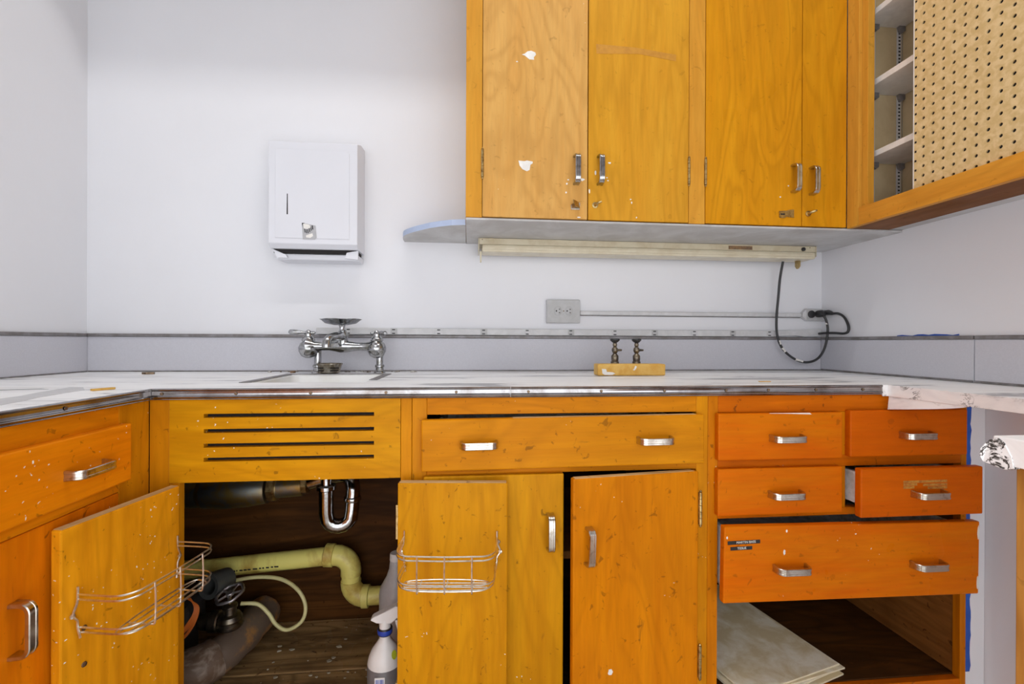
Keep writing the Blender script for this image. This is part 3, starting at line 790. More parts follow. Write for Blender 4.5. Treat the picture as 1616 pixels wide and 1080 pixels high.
bm.faces.new(rings[4]); bm.faces.new(rings[5])
o = link('bowl', bm_mesh('bowl', bm, True, .8), 'enamel', c); o.location = -wloc(c)
w = .018
boxes('metal_rim', [((SX0 - w, SX0 + .002), (SY0 - .004, SY1 + .012), (CT + .0002, CT + .0016)), ((SX1 - .002, SX1 + w), (SY0 + .06, SY1 + .012), (CT + .0002, CT + .0016)),
                    ((SX0 + .002, SX1 - .002), (SY1 - .002, SY1 + .012), (CT + .0002, CT + .0014))], 'cove', c, .0003)
lathe('drain_ring', [(.02, 0), (.022, .0012), (.012, .0016), (.01, .0004)], 'chrome', c, (-.385, 1.27, .7523))

# waste trap under the sink
t = thing('waste_trap', (-.373, 1.25, .52), 'chrome U-shaped waste trap hanging under the sink', 'drain pipe')
TX, TY = -.373, 1.25
tube('tailpiece', [(TX, TY, .7435), (TX, TY, .60)], .0140, 'chrome', t, 16)
lathe('slip_nut', [(.021, 0), (.0255, .003), (.0255, .012), (.021, .015)], 'chrome', t, (TX, TY, .618), seg=10)
ub = [(TX, TY, .618), (TX, TY, .560)] + [(TX + .0315 - .0315 * math.cos(a), TY + .012 * a / PI, .550 - .0300 * math.sin(a)) for a in [PI * k / 8 for k in range(1, 8)]] + [(TX + .063, TY + .012, .560), (TX + .064, TY + .014, .585)]
tube('u_bend', ub, .0190, 'chrome', t, 16)
lathe('slip_nut', [(.021, 0), (.0235, .003), (.0235, .010), (.021, .013)], 'chrome', t, (TX + .064, TY + .014, .583), seg=10)
tube('trap_arm', [(TX + .064, TY + .014, .59), (TX + .064, TY + .02, .615), (TX + .052, TY + .035, .638), (TX + .02, TY + .05, .642), (TX - .04, TY + .056, .628), (TX - .062, TY + .058, .622)], .0195, 'chrome', t, 14, 4)

# dark waste pipe running left
t = thing('waste_pipe', (-.70, 1.31, .60), 'dark corroded waste pipe with branch fitting under the sink', 'pipe')
RX = (0, -PI / 2, 0)
tube('pipe', [(XL + .03, 1.31, .596), (-.70, 1.31, .599)], .037, 'iron', t, 18)
lathe('hub', [(.036, 0), (.042, .006), (.042, .022), (.038, .028)], 'iron', t, (-.690, 1.31, .603), RX, 18)
tube('branch_fitting', [(-.705, 1.31, .603), (-.66, 1.31, .603), (-.59, 1.31, .605), (-.545, 1.31, .607)], [.043, .046, .044, .038], 'iron', t, 18, 0)
tube('branch_arm', [(-.66, 1.31, .612), (-.60, 1.31, .650), (-.555, 1.31, .685)], .030, 'iron', t, 16)
lathe('brass_nut', [(.033, 0), (.037, .004), (.037, .020), (.031, .025)], 'brass', t, (-.518, 1.31, .610), RX, 8)
tube('coupling', [(-.530, 1.31, .609), (-.452, 1.31, .614)], .028, 'iron', t, 16)
lathe('brass_nut', [(.022, 0), (.026, .003), (.026, .016), (.022, .019)], 'brass', t, (-.436, 1.31, .618), RX, 8)

# yellowed plastic pipe with S-bend
t = thing('drain_pipe', (-.5, 1.43, .33), 'yellowed plastic pipe with two elbows along the cabinet back', 'pipe')
PY = 1.43
tube('straight_pipe', [(XL + .03, PY, .322), (-.76, PY, .338), (-.41, PY, .362)], .0265, 'pvc', t, 20)
eb = [(-.425, PY, .361), (-.400, PY, .363)] + [(-.400 + .047 * math.sin(a), PY, .316 + .047 * math.cos(a)) for a in [PI / 2 * k / 7 for k in range(1, 8)]] + [(-.353, PY, .302)]
tube('elbow', eb, .0300, 'pvc', t, 20)
lathe('elbow_socket', [(.0305, 0), (.0335, .002), (.0335, .026), (.0305, .028)], 'pvc', t, (-.402, PY, .3625), (0, -PI / 2 + .07, 0), 20)
tube('riser', [(-.353, PY, .305), (-.353, PY, .268)], .0275, 'pvc', t, 20)
eb = [(-.353, PY, .285), (-.353, PY, .278)] + [(-.353 + .044 - .044 * math.cos(a), PY, .278 - .044 * math.sin(a)) for a in [PI / 2 * k / 7 for k in range(1, 8)]] + [(-.298, PY, .234)]
tube('elbow', eb, .0300, 'pvc', t, 20)
lathe('elbow_socket', [(.0305, 0), (.0335, .002), (.0335, .020), (.0305, .022)], 'pvc', t, (-.320, PY, .234), (0, PI / 2, 0), 20)
tube('outlet_pipe', [(-.305, PY, .234), (-.215, PY, .235)], .0265, 'pvc', t, 20)
# printed line on the pipe: small dark marks
lst = []; x = -.765
while x < -.56:
    wd = random.uniform(.003, .014); zc = .338 + (x + .76) * (.024 / .35)
    lst.append(((x, x + wd), (PY - .0268, PY - .0262), (zc - .0058, zc - .0018))); x += wd + random.uniform(.002, .006)
boxes('printed_line', lst, 'dark', t)

# fat wrapped pipe, lower left
t = thing('wrapped_pipe', (-.70, 1.25, .18), 'fat rusty wrapped pipe bending on the cabinet floor', 'pipe')
tube('wrapped_bend', smooth_path([(-1.10, 1.195, .178), (-.86, 1.195, .180), (-.735, 1.197, .184), (-.668, 1.220, .190), (-.630, 1.268, .198), (-.612, 1.335, .204), (-.604, 1.40, .206), (-.602, 1.430, .206)], 3),
     [.0455 + .0012 * math.sin(2.3 * k) for k in range(22)], 'rust', t, 20)
tube('loose_sleeve', smooth_path([(-.715, 1.199, .186), (-.672, 1.217, .190), (-.645, 1.246, .195)], 4), [.050, .0515, .0495, .052, .0505, .0515, .0495, .051, .050], 'rust2', t, 18)
for o in t.children:
    for v in o.data.vertices: v.co += Vector((random.uniform(-1, 1), random.uniform(-1, 1), random.uniform(-1, 1))) * .0016
# gate valve with hand wheel
t = thing('gate_valve', (-.627, 1.29, .215), 'old valve with grey hand wheel on the wrapped pipe', 'valve')
VX, VY = -.634, 1.290
lathe('valve_body', [(.030, 0), (.033, .004), (.033, .012), (.029, .016), (.031, .022), (.026, .032), (.016, .036), (.016, .050), (.0185, .052), (.0185, .058), (.010, .062)], 'valve', t, (VX, VY, .246), seg=18)
tube('valve_stem', [(VX, VY, .304), (VX, VY, .334)], .0045, 'brass', t, 10)
bm = bmesh.new(); tube_bm(bm, [((.033 + .0012 * math.cos(2 * PI * k / 4)) * math.cos(2 * PI * k / 24), (.033 + .0012 * math.cos(2 * PI * k / 4)) * math.sin(2 * PI * k / 24), 0) for k in range(24)], .0042, 8, True)
lathe_bm(bm, [(.010, -.004), (.011, 0), (.009, .004)], 12)
for k in range(5):
    a = 2 * PI * k / 5; tube_bm(bm, [(.008 * math.cos(a), .008 * math.sin(a), 0), (.032 * math.cos(a), .032 * math.sin(a), 0)], .003, 6)
link('hand_wheel', bm_mesh('wheel', bm, True, .8), metal('grey_wheel_metal', (.60, .56, .57), .5), t, (VX, VY, .334), (.26, -.22, 0))
lathe('side_union', [(.024, 0), (.027, .003), (.027, .022), (.022, .026), (.020, .050)], 'valve', t, (VX - .024, VY, .262), (0, -PI / 2, 0), 14)
# black open coupling
t = thing('rubber_coupling', (-.69, 1.318, .34), 'open-ended black rubber coupling behind the hand wheel', 'coupling')
bm = bmesh.new(); lathe_bm(bm, [(.022, .0), (.034, -.002), (.035, .010), (.032, .022), (.033, .026), (.031, .060), (.0, .062)][:6] , 20, None, False)
lathe_bm(bm, [(.022, 0), (.024, .045), (.0005, .046)], 20, None, False)
link('coupling_body', bm_mesh('coupling', bm, True, .7), plain('dull_black_coupling', (.075, .078, .075), .4), t, (-.700, 1.312, .345), Vector((.34, .92, -.16)).to_track_quat('Z', 'Y').to_euler())
# thin plastic tube
t = tag(tube('supply_tube', [(-.705, 1.376, .312), (-.672, 1.376, .324), (-.602, 1.380, .331), (-.534, 1.375, .324), (-.482, 1.36, .297), (-.459, 1.35, .256), (-.468, 1.345, .217), (-.507, 1.345, .195), (-.540, 1.350, .210), (-.560, 1.352, .240), (-.590, 1.352, .268), (-.632, 1.345, .276)], .0052, 'hose', None, 10, 6),
        'thin pale yellow tube curling in a loop under the sink', 'tube')
# orange cord coil on a dark pump box
t = thing('cord_coil', (-.74, 1.19, .26), 'bundle of orange cord strands behind the left basket', 'cord')
for k in range(6):
    o_ = .0055 * k; w_ = random.uniform(-.004, .004)
    tube('cord_turn', [(-.795, 1.180 + o_ * .3, .262 - o_ * .6), (-.748, 1.185 + o_ * .3, .272 + w_ - o_), (-.702, 1.188 + o_ * .3, .300 + w_ - o_), (-.676 + o_ * .25, 1.190, .330 - o_ * .6), (-.670 + o_ * .35, 1.195, .352 + w_ * .6), (-.678, 1.200, .366), (-.690 + w_, 1.205, .372)], .0020, 'orange', t, 6, 4)

t = thing('pump_box', (-.80, 1.33, .1305), 'dark rounded housing in the corner behind the open door', 'housing')
box('case', (-.90, -.722), (1.245, 1.355), (.2325, .325), 'black', t, .02)
box('foot', (-.88, -.74), (1.255, 1.345), (.1325, .2320), 'black', t, .008)

# bottles
def bottle_ring_label(t, prof, mat, loc): return lathe('label_band', prof, mat, t, loc, seg=24, cap=False)
t = thing('spray_bottle', (-.193, 1.10, .1325), 'white trigger spray bottle with grey label and blue collar', 'bottle')
B = (-.193, 1.10, .1325)
lathe('bottle_body', [(.036, 0), (.0395, .004), (.0395, .128), (.037, .140), (.031, .154), (.020, .170), (.0125, .182), (.0118, .194)], 'white_pl', t, B, seg=28)
lathe('label_band', [(.0397, .030), (.0402, .031), (.0402, .125), (.0397, .126)], 'grey_lab', t, B, seg=28, cap=False)
lathe('collar', [(.0155, .191), (.0170, .193), (.0170, .205), (.0155, .207)], 'label', t, B, seg=20)
lathe('collar_band', [(.0172, .194), (.0175, .195), (.0175, .2035), (.0172, .2045)], 'blue', t, B, seg=20, cap=False)
lathe('neck_shroud', [(.0135, .206), (.0125, .222), (.0105, .230)], 'white_pl', t, B, seg=16)
prism('trigger_head', [(-.226, 1.089, .360), (-.210, 1.089, .358), (-.192, 1.089, .350), (-.176, 1.089, .352), (-.160, 1.089, .366), (-.157, 1.089, .386), (-.166, 1.089, .392), (-.196, 1.089, .378), (-.221, 1.089, .367)], (0, .022, 0), 'white_pl', t, bev=.003)
prism('trigger', [(-.170, 1.094, .356), (-.160, 1.094, .356), (-.156, 1.094, .332), (-.163, 1.094, .330)], (0, .012, 0), 'white_pl', t, bev=.002)
lst = []
o = box('barcode_sticker', (-.2085, -.1855), (1.0570, 1.0595), (.222, .249), 'white_pl', t, .0005)
for k in range(9):
    lst.append(((-.2065 + k * .0022, -.2065 + k * .0022 + random.choice((.0009, .0015))), (1.0565, 1.0572), (.226, .2455)))
boxes('barcode_lines', lst, 'blue', t)
lathe('green_patch', [(.0002, 0), (.006, 0), (.0062, .0008), (.0002, .001)], 'green', t, (-.168, 1.076, .288), (math.radians(75), 0, .5), 12).scale = (1, 1.6, 1)
t = thing('plastic_bottle', (-.1985, 1.30, .1325), 'tall grey-white bottle with long tapered neck beside the door edge', 'bottle')
B = (-.1985, 1.30, .1325)
lathe('bottle_body', [(.042, 0), (.0455, .005), (.0455, .180), (.043, .196), (.026, .226), (.019, .246), (.0165, .270)], 'gbot', t, B, seg=28)
lathe('bottle_cap', [(.0172, .2705), (.0176, .272), (.0170, .288), (.0155, .290)], 'white_pl', t, B, seg=20)
# loose flakes on the cabinet floor
bm = bmesh.new()
for k in range(34):
    x = random.uniform(-.56, -.25); y = random.uniform(1.06, 1.40)
    if k < 14: x, y = random.uniform(-.42, -.28), random.uniform(1.12, 1.25)
    s = random.uniform(.002, .007)
    pr = [(x + s * random.uniform(.5, 1.6) * math.cos(a), y + s * math.sin(a) * random.uniform(.4, 1), .1326) for a in (0.2, 1.6, 2.9, 4.3, 5.4)]
    prism_bm(bm, pr, (0, 0, random.uniform(.001, .003)))
o = link('plaster_flakes', bm_mesh('flakes', bm), plain('pale_plaster', (.42, .36, .26), .8), None)
tag(o, 'pale plaster flakes strewn over the dark cabinet floor', 'debris', kind='stuff')

# ------------------------------------------------------------------ faucet
t = thing('faucet', (-.387, 1.455, CT), 'old chrome bridge faucet with soap dish and lever handles', 'faucet')
FY = 1.445
prof = []
br = [(-.492, .000, .020), (-.487, 0, .0225), (-.478, 0, .0205), (-.465, 0, .0135), (-.445, 0, .0100), (-.425, 0, .0100), (-.405, .0, .0125), (-.390, 0, .0150), (-.375, 0, .0145), (-.355, 0, .0115), (-.335, 0, .0098), (-.312, 0, .0105), (-.298, 0, .0140), (-.288, 0, .0200), (-.280, 0, .0215), (-.275, 0, .0190)]
tube('bridge_body', [(x, FY, .997) for x, _, r in br], [r * 1.28 for _, _, r in br], 'chrome', t, 20)
for s, x in ((-1, -.4855), (1, -.2815)):
    lathe('valve_bonnet', [(.008, -.030), (.020, -.024), (.0275, -.010), (.0285, .002), (.0230, .015), (.0170, .020), (.0195, .024), (.0180, .031), (.0120, .036), (.0110, .044)], 'chrome', t, (x, FY, .9915), seg=20)
for s, x, lx in ((-1, -.4855, -.051), (1, -.2815, .033)):
    h = lathe('lever_handle', [(.006, -.004), (.0095, .001), (.0075, .008), (.003, .012)], 'chrome', t, (x, FY, 1.0355), seg=14)
    if s < 0: tube('lever', [(.004, 0, .004), (-.014, 0, .004), (-.026, 0, .0045), (-.042, 0, .005), (-.054, 0, .0055), (-.058, 0, .0055)], [.004, .0042, .0062, .0085, .0075, .003], 'chrome', h, 12, local=True, org=(0, 0, 0))
    else: tube('lever', [(-.004, 0, .004), (.010, -.004, .004), (.014, -.006, .004), (.020, -.008, .0035), (.027, -.011, .003), (.032, -.012, .003)], [.004, .0045, .0065, .0058, .0075, .004], 'chrome', h, 12, local=True, org=(0, 0, 0))
    tube('lever_ball', [(0, 0, .003), (-s * -.010 if s < 0 else -.011, 0, .003), ((.016 if s < 0 else -.016), 0, .003), ((.021 if s < 0 else -.020), 0, .003)], [.003, .0035, .0052, .002], 'chrome', h, 10, local=True, org=(0, 0, 0))
for x in (-.4640, -.2765):
    tube('supply_leg', [(x, 1.465, CT + .0005), (x, 1.465, .985)], .0105, 'chrome', t, 16)
    lathe('flange', [(.018, 0), (.017, .004), (.012, .006), (.012, .016), (.0145, .018), (.0145, .024), (.0125, .026)], 'chrome', t, (x, 1.465, CT + .0005), seg=16)
    tube('shank', [(x, 1.465, .983), (x + (-.012 if x < -.4 else -.004), FY, .992)], .0115, 'chrome', t, 12)
lathe('swivel_hub', [(.0175, 0), (.018, .010), (.015, .020), (.0165, .024), (.0165, .036), (.012, .042), (.010, .048)], 'chrome', t, (-.384, FY, 1.000), seg=18)
tube('spout', [(-.384, FY, 1.026), (-.388, FY - .02, 1.0285), (-.396, FY - .045, 1.026), (-.403, FY - .070, 1.021), (-.406, FY - .080, 1.015), (-.407, FY - .084, 1.004), (-.407, FY - .084, .995)], [.0145, .0142, .0135, .0128, .0125, .0122, .0130], 'chrome', t, 14, 1)
lathe('soap_dish_post', [(.0125, 0), (.0115, .004), (.0085, .014), (.0085, .022), (.0130, .032)], 'chrome', t, (-.386, FY, 1.036), seg=16)
bm = bmesh.new(); n = 28
def oval(rx, ry, z, sc=0): return [bm.verts.new((rx * math.cos(2 * PI * k / n), ry * math.sin(2 * PI * k / n), z + sc * abs(math.sin(5 * 2 * PI * k / n / 2)))) for k in range(n)]
rr_ = [oval(.020, .014, 0), oval(.046, .030, .0035), oval(.0615, .043, .0115, .0012), oval(.0640, .045, .0120, .0012), oval(.058, .039, .0100), oval(.044, .028, .0058), oval(.018, .012, .0035)]
for a, b in zip(rr_[:-1], rr_[1:]):
    for k in range(n): bm.faces.new((a[k], a[(k + 1) % n], b[(k + 1) % n], b[k]))
bm.faces.new(rr_[0][::-1]); bm.faces.new(rr_[-1])
link('soap_dish', bm_mesh('dish', bm, True, .9), 'chrome', t, (-.390, FY, 1.0625)).scale = (1, 1, 1.45)
# strainer cup on the ledge
t = thing('sink_strainer', (-.4185, 1.432, CT + .0018), 'tarnished slotted metal strainer cup standing beneath the faucet', 'strainer')
bm = bmesh.new()
lathe_bm(bm, [(.025, 0), (.029, .002), (.034, .022), (.0375, .0285), (.0365, .0300), (.0325, .0225), (.0275, .004), (.0005, .003)], 28, None, False)
bm.faces.new([bm.verts.new((.025 * math.cos(2 * PI * k / 28), .025 * math.sin(2 * PI * k / 28), 0)) for k in range(28)][::-1])
bmesh.ops.remove_doubles(bm, verts=bm.verts, dist=1e-6)
link('cup', bm_mesh('cup', bm, True, .6), metal('tarnished_steel', (.42, .40, .36), .38, (.22, .18, .13), .5, 70), t, (-.4185, 1.432, CT + .0018))
for a in (-2.45, -2.05, -1.05, -.65):
    for z in (.009, .0165):
        r = .0315 + (z - .009) * .25
        o = box('slot', (-.0065, .0065), (-.0008, .0008), (-.0015, .0015), 'dark', t, 0, True, (0, 0, a + PI / 2)); o.location = (r * math.cos(a), r * math.sin(a), z)

# ------------------------------------------------------------------ block and gas taps
t = thing('yellow_block', (.48, 1.335, CT), 'worn yellow block with white paint smear lying on the worktop', 'block')
box('block_body', (.3790, .5860), (1.3095, 1.3550), (CT + .0006, .9490), 'block', t, .0035)
prism('paint_smear', [(.391, 1.3093, .935), (.404, 1.3093, .934), (.406, 1.3093, .926), (.424, 1.3093, .925), (.432, 1.3093, .921), (.423, 1.3093, .917), (.400, 1.3093, .917), (.393, 1.3093, .921)], (0, -.0004, 0), 'white_paint', t)
prism('paint_smear', [(.492, 1.3093, .944), (.497, 1.3093, .942), (.495, 1.3093, .935), (.490, 1.3093, .930), (.485, 1.3093, .931), (.489, 1.3093, .937)], (0, -.0004, 0), 'white_paint', t)
for k, (x, lb) in enumerate(((.4560, 'bronze gas tap with black knob behind the block, left of the pair'), (.5255, 'bronze gas tap with black knob behind the block, right of the pair'))):
    t = thing('gas_tap', (x, 1.388, CT), lb, 'gas tap', 'gas taps behind the block')
    zb = CT + .0005
    lathe('tap_body', [(.013, 0), (.013, .038), (.0105, .040), (.0115, .046), (.0115, .056), (.0085, .060), (.0055, .064), (.0085, .068), (.0100, .0745), (.0085, .081), (.0045, .084), (.0065, .087), (.0070, .092), (.0060, .096), (.003, .098)], 'valve', t, (x, 1.388, zb), seg=12)
    tube('side_nozzle', [(x + .004, 1.384, zb + .0745), (x + .016, 1.372, zb + .0745)], [.0042, .0030], 'valve', t, 8)
    lathe('knob', [(.004, -.002), (.0085, 0), (.0145, .006), (.0148, .0095), (.0135, .0115), (.004, .0125)], 'black', t, (x, 1.388, zb + .0985), seg=18)

# ------------------------------------------------------------------ outlets, raceways, cords on the back wall
t = thing('wall_outlet', (.323, YB, 1.118), 'grey double outlet box on the wall above the worktop', 'outlet')
box('back_box', (.2650, .3810), (YB - .018, YB - .0005), (1.0780, 1.1580), 'race', t, .003)
box('cover_plate', (.2672, .3795), (YB - .0205, YB - .0182), (1.0800, 1.1560), 'grey_pl', t, .0012)
for x in (.3040, .3410):
    bm = bmesh.new(); lathe_bm(bm, [(.0150, 0), (.0150, .0016), (.0142, .0020)], 24)
    f = link('receptacle', bm_mesh('rec', bm, True, .5), 'grey_pl', t, (x, YB - .0205, 1.1190), (PI / 2, 0, 0)); f.scale = (.86, 1.05, 1)
    boxes('slots', [((x + .0015, x + .0065), (YB - .0231, YB - .0221), (1.1235, 1.1258)), ((x + .0015, x + .0065), (YB - .0231, YB - .0221), (1.1118, 1.1141)), ((x - .0085, x - .0045), (YB - .0231, YB - .0221), (1.1165, 1.1212))], 'dark', t)
lathe('cover_screw', [(.0024, 0), (.002, .0008), (.0002, .001)], 'screw', t, (.3225, YB - .0206, 1.119), (PI / 2, 0, 0), 10)
t = thing('wire_raceway', (.79, YB, 1.114), 'slim grey metal wire raceway between the two outlets', 'raceway')
box('raceway_body', (.3815, 1.196), (YB - .013, YB - .0005), (1.1065, 1.1205), 'race', t, .003)
box('raceway_base', (.3815, 1.196), (YB - .006, YB - .0003), (1.1035, 1.1060), 'cove', t, .0004)
t = thing('corner_outlet', (1.24, YB, 1.114), 'grey outlet box in the right corner with a black plug', 'outlet')
prism('back_box', [(1.1965, YB - .018, 1.1065), (1.2140, YB - .018, 1.0935), (1.2815, YB - .018, 1.0935), (1.2815, YB - .018, 1.1375), (1.2140, YB - .018, 1.1375), (1.1965, YB - .018, 1.1205)], (0, .0175, 0), 'race', t, bev=.002)
box('cover_plate', (1.2100, 1.2800), (YB - .0200, YB - .0182), (1.0960, 1.1350), 'grey_pl', t, .001)
lathe('round_receptacle', [(.0135, 0), (.0135, .003), (.0115, .004)], 'black', t, (1.2270, YB - .0200, 1.1165), (PI / 2, 0, 0), 18)

t = thing('plug_in_strip', (.40, YB, 1.046), 'long grey plug-in outlet strip above the backsplash', 'outlet strip')
box('strip_body', (-.4915, 1.0900), (YB - .016, YB - .0005), (1.0355, 1.0570), 'race', t, .002)
prism('bent_end', [(1.0905, YB - .016, 1.0360), (1.0905, YB - .016, 1.0575), (1.185, YB - .016, 1.0600), (1.272, YB - .016, 1.0640), (1.272, YB - .016, 1.0385), (1.205, YB - .016, 1.0360), (1.170, YB - .016, 1.0400)], (0, .0150, 0), 'race', t, bev=.002)
xs = [-.39, -.245, -.098, .0513, .1986, .3486, .5036, .6454, .7897, .9317, 1.0700]
for k, x in enumerate(xs):
    o = box('outlet_insert', (x - .010, x + .012), (YB - .0172, YB - .0162), (1.0362, 1.0563), 'grey_pl' if k % 2 else 'race', t, .0004)
    boxes('slots', [((x - .005, x + .005), (YB - .0177, YB - .0168), (1.0500, 1.0532)), ((x - .005, x + .005), (YB - .0177, YB - .0168), (1.0380, 1.0412))], 'dark', t)

# lamp cord and the second lead
t = thing('power_cord', (1.18, 1.51, .96), 'black lamp cord hanging in a loop to the corner outlet', 'cord')
tube('cord', [(1.090, 1.492, 1.297), (1.0885, 1.505, 1.24), (1.088, 1.512, 1.18), (1.084, 1.516, 1.10), (1.087, 1.516, 1.04), (1.105, 1.514, .994), (1.142, 1.510, .960), (1.186, 1.506, .945), (1.226, 1.500, .957), (1.252, 1.498, .995), (1.262, 1.496, 1.052), (1.258, 1.496, 1.088), (1.249, 1.500, 1.112)], .0042, 'black', t, 8, 6)
tube('plug', [(1.252, YB - .0205, 1.118), (1.251, YB - .040, 1.118), (1.250, YB - .047, 1.115), (1.2495, YB - .052, 1.110)], [.0125, .0125, .009, .006], 'black', t, 14)
for (a, b) in (((1.0925, 1.5155, 1.022), (1.098, 1.5148, 1.008)), ((1.104, 1.514, .996), (1.115, 1.513, .982)), ((1.150, 1.509, .9555), (1.176, 1.507, .9472)), ((1.2585, 1.497, 1.085), (1.2592, 1.496, 1.079))):
    tube('paint_spot', [a, b], .0046, 'white_paint', t, 8)
t = thing('short_lead', (1.27, 1.47, 1.05), 'short black lead looping from corner outlet along the right wall', 'cord')
tube('cord', [(1.268, 1.484, 1.117), (1.274, 1.462, 1.115), (1.2765, 1.440, 1.100), (1.277, 1.425, 1.072), (1.2745, 1.424, 1.052), (1.270, 1.438, 1.046), (1.266, 1.465, 1.0480), (1.258, 1.500, 1.0485), (1.252, 1.525, 1.0470)], .0042, 'black', t, 8, 6)
tube('plug', [(1.2735, YB - .0210, 1.1220), (1.2720, YB - .045, 1.122), (1.2695, YB - .058, 1.119), (1.268, YB - .068, 1.117)], [.0085, .0095, .0075, .005], 'black', t, 12)

# ------------------------------------------------------------------ fluorescent lamp under the cabinet
t = thing('strip_light', (.607, 1.50, 1.32), 'long cream fluorescent strip light fixed under the upper cabinet', 'lamp')
LX0, LX1 = .0340, 1.1800
box('housing', (LX0, LX1), (1.452, 1.530), (1.3230, ZU - .0065), 'cream', t, .002)
box('lamp_cover', (LX0 + .008, LX1 - .004), (1.4465, 1.5200), (1.2990, 1.3225), 'tube', t, .006)
for z in (1.3055, 1.3150): box('cover_rib', (LX0 + .010, LX1 - .006), (1.4453, 1.4475), (z - .001, z + .001), 'cream', t, .0006)
box('end_cap', (LX0 - .003, LX0 - .0003), (1.452, 1.530), (1.3010, ZU - .0065), 'cream', t, .001)
box('end_cap', (LX1 + .0003, LX1 + .003), (1.452, 1.530), (1.3080, ZU - .0065), 'cream', t, .001)
prism('lamp_holder', [(LX0 + .001, 1.449, 1.3000), (LX0 + .007, 1.449, 1.3000), (LX0 + .0065, 1.449, 1.2660), (LX0 + .0025, 1.449, 1.2660)], (0, .012, 0), 'cream', t)
prism('lamp_holder', [(LX1 - .046, 1.480, 1.2990), (LX1 - .034, 1.480, 1.2990), (LX1 - .034, 1.480, 1.2800), (LX1 - .040, 1.480, 1.2710), (LX1 - .046, 1.480, 1.2800)], (0, .012, 0), 'brass', t)
lathe('knockout', [(.0098, 0), (.0100, .0005), (.0088, .0007), (.0086, .0002)], 'cream', t, (LX0 + .078 - .040, 1.4519, 1.3340), (PI / 2, 0, 0), 24)
box('maker_label', (.866, .950), (1.4510, 1.4518), (1.3262, 1.3382), 'brown_lab', t, 0)
lathe('switch_button', [(.0065, 0), (.0065, .005), (.004, .008)], 'black', t, (1.1330, 1.4518, 1.3320), (PI / 2, 0, 0), 16)
for x in (LX0 + .009, 1.158): lathe('housing_screw', [(.0018, 0), (.0015, .001), (.0002, .0012)], 'screw', t, (x, 1.4518, 1.338), (PI / 2, 0, 0), 8)

# ------------------------------------------------------------------ upper cabinet on the back wall
c = thing('wall_cabinet', (.55, 1.40, ZU), 'golden birch upper cabinet with four doors on the back wall', 'cabinet')
UX0, UT = -.0085, 2.42
FU = (YU, YU + .018)
box('stile', (UX0, .0353), FU, (ZU, UT), 'upf', c, .0012)
box('stile', (.6188, .6662), FU, (ZU, UT), 'upf', c, .0012)
box('side_panel', (UX0, UX0 + .016), (YU + .0185, YB - .0005), (ZU, UT), 'upf', c, .0008)
box('bottom_panel', (UX0 + .001, XR - .0008), (YU + .004, YB - .0005), (ZU - .006, ZU - .0003), 'grey_under', c, .0005)
box('inner_bottom', (UX0 + .017, XU - .002), (YU + .0185, YB - .0005), (ZU + .0003, ZU + .014), 'ply', c, .0005)
box('back_panel', (UX0 + .017, XU - .002), (YB - .012, YB - .0008), (ZU + .0145, UT), 'ply', c, .0005)
ZD0 = ZU + .0022
doors = []
for x0, x1, mt, lb in [(.0366, .3258, 'up1', 'upper door with two white paint patches'), (.3285, .6174, 'up2', 'upper door with tape mark and chrome handle'),
                       (.6678, .9588, 'up3', 'upper door with brass hasp'), (.9612, 1.0990, 'up3', 'narrow upper door in the corner')]:
    d = front('door', (x0, x1), (ZD0, UT - .01), YU - .0005, mt, c, .018, bev=.0012); d['label'] = lb
    doors.append((d, Vector(((x0 + x1) / 2, YU + .0085, (ZD0 + UT - .01) / 2))))
def on(k, x, y, z): return Vector((x, y, z)) - doors[k][1]
yd = YU - .0007
pull(doors[0][0], on(0, .2940, yd, 1.4865), True, local=True, me=PULLC)
pull(doors[1][0], on(1, .3605, yd, 1.4880), True, local=True, me=PULLC)
pull(doors[2][0], on(2, .9330, yd, 1.4870), True, local=True)
pull(doors[3][0], on(3, .9890, yd, 1.4820), True, local=True)
hinge(doors[0][0], on(0, .0362, YU - .002, 1.4950), True)
hinge(doors[1][0], on(1, .6178, YU - .002, 1.4970), True)
hinge(doors[2][0], on(2, .6672, YU - .002, 1.4970), True)
def plate(k, name, outline, th, mat, y=None):
    o = prism(name, [tuple(on(k, p[0], y or yd, p[1])) for p in outline], (0, -th, 0), mat, doors[k][0], True); return o
# hasps and staples
plate(0, 'hasp_plate', [(.280, 1.378), (.304, 1.378), (.305, 1.397), (.296, 1.398), (.282, 1.394), (.279, 1.390)], .0016, 'nickel')
o = prism('hasp_flap', [tuple(on(0, *q)) for q in [(.2995, YU - .0022, 1.399), (.3035, YU - .0022, 1.382), (.2850, YU - .018, 1.384), (.2810, YU - .018, 1.401)]], (.0012, -.0012, 0), 'brass', doors[0][0], True)
plate(2, 'hasp_plate', [(.889, 1.3765), (.893, 1.3735), (.906, 1.3735), (.912, 1.3775), (.918, 1.3765), (.934, 1.3755), (.934, 1.3985), (.916, 1.3965), (.912, 1.3940), (.907, 1.3945), (.889, 1.3930)], .002, 'brass')
plate(2, 'hasp_slot', [(.893, 1.3825), (.906, 1.3825), (.906, 1.3860), (.893, 1.3860)], .0004, 'dark', YU - .0028)
for k, x, z in ((1, .3478, 1.3925), (3, .9790, 1.3885)):
    lathe('staple_base', [(.0085, 0), (.0085, .0014), (.005, .002)], 'brass', doors[k][0], on(k, x, yd, z), (PI / 2, 0, 0), 14, True)
    tube('staple_turn', [tuple(on(k, x, yd - .001, z)), tuple(on(k, x + .001, yd - .010, z + .001)), tuple(on(k, x + .007, yd - .017, z + .003)), tuple(on(k, x + .013, yd - .018, z + .005))], [.0042, .0036, .003, .0024], 'brass', doors[k][0], 10, 3, False, True)
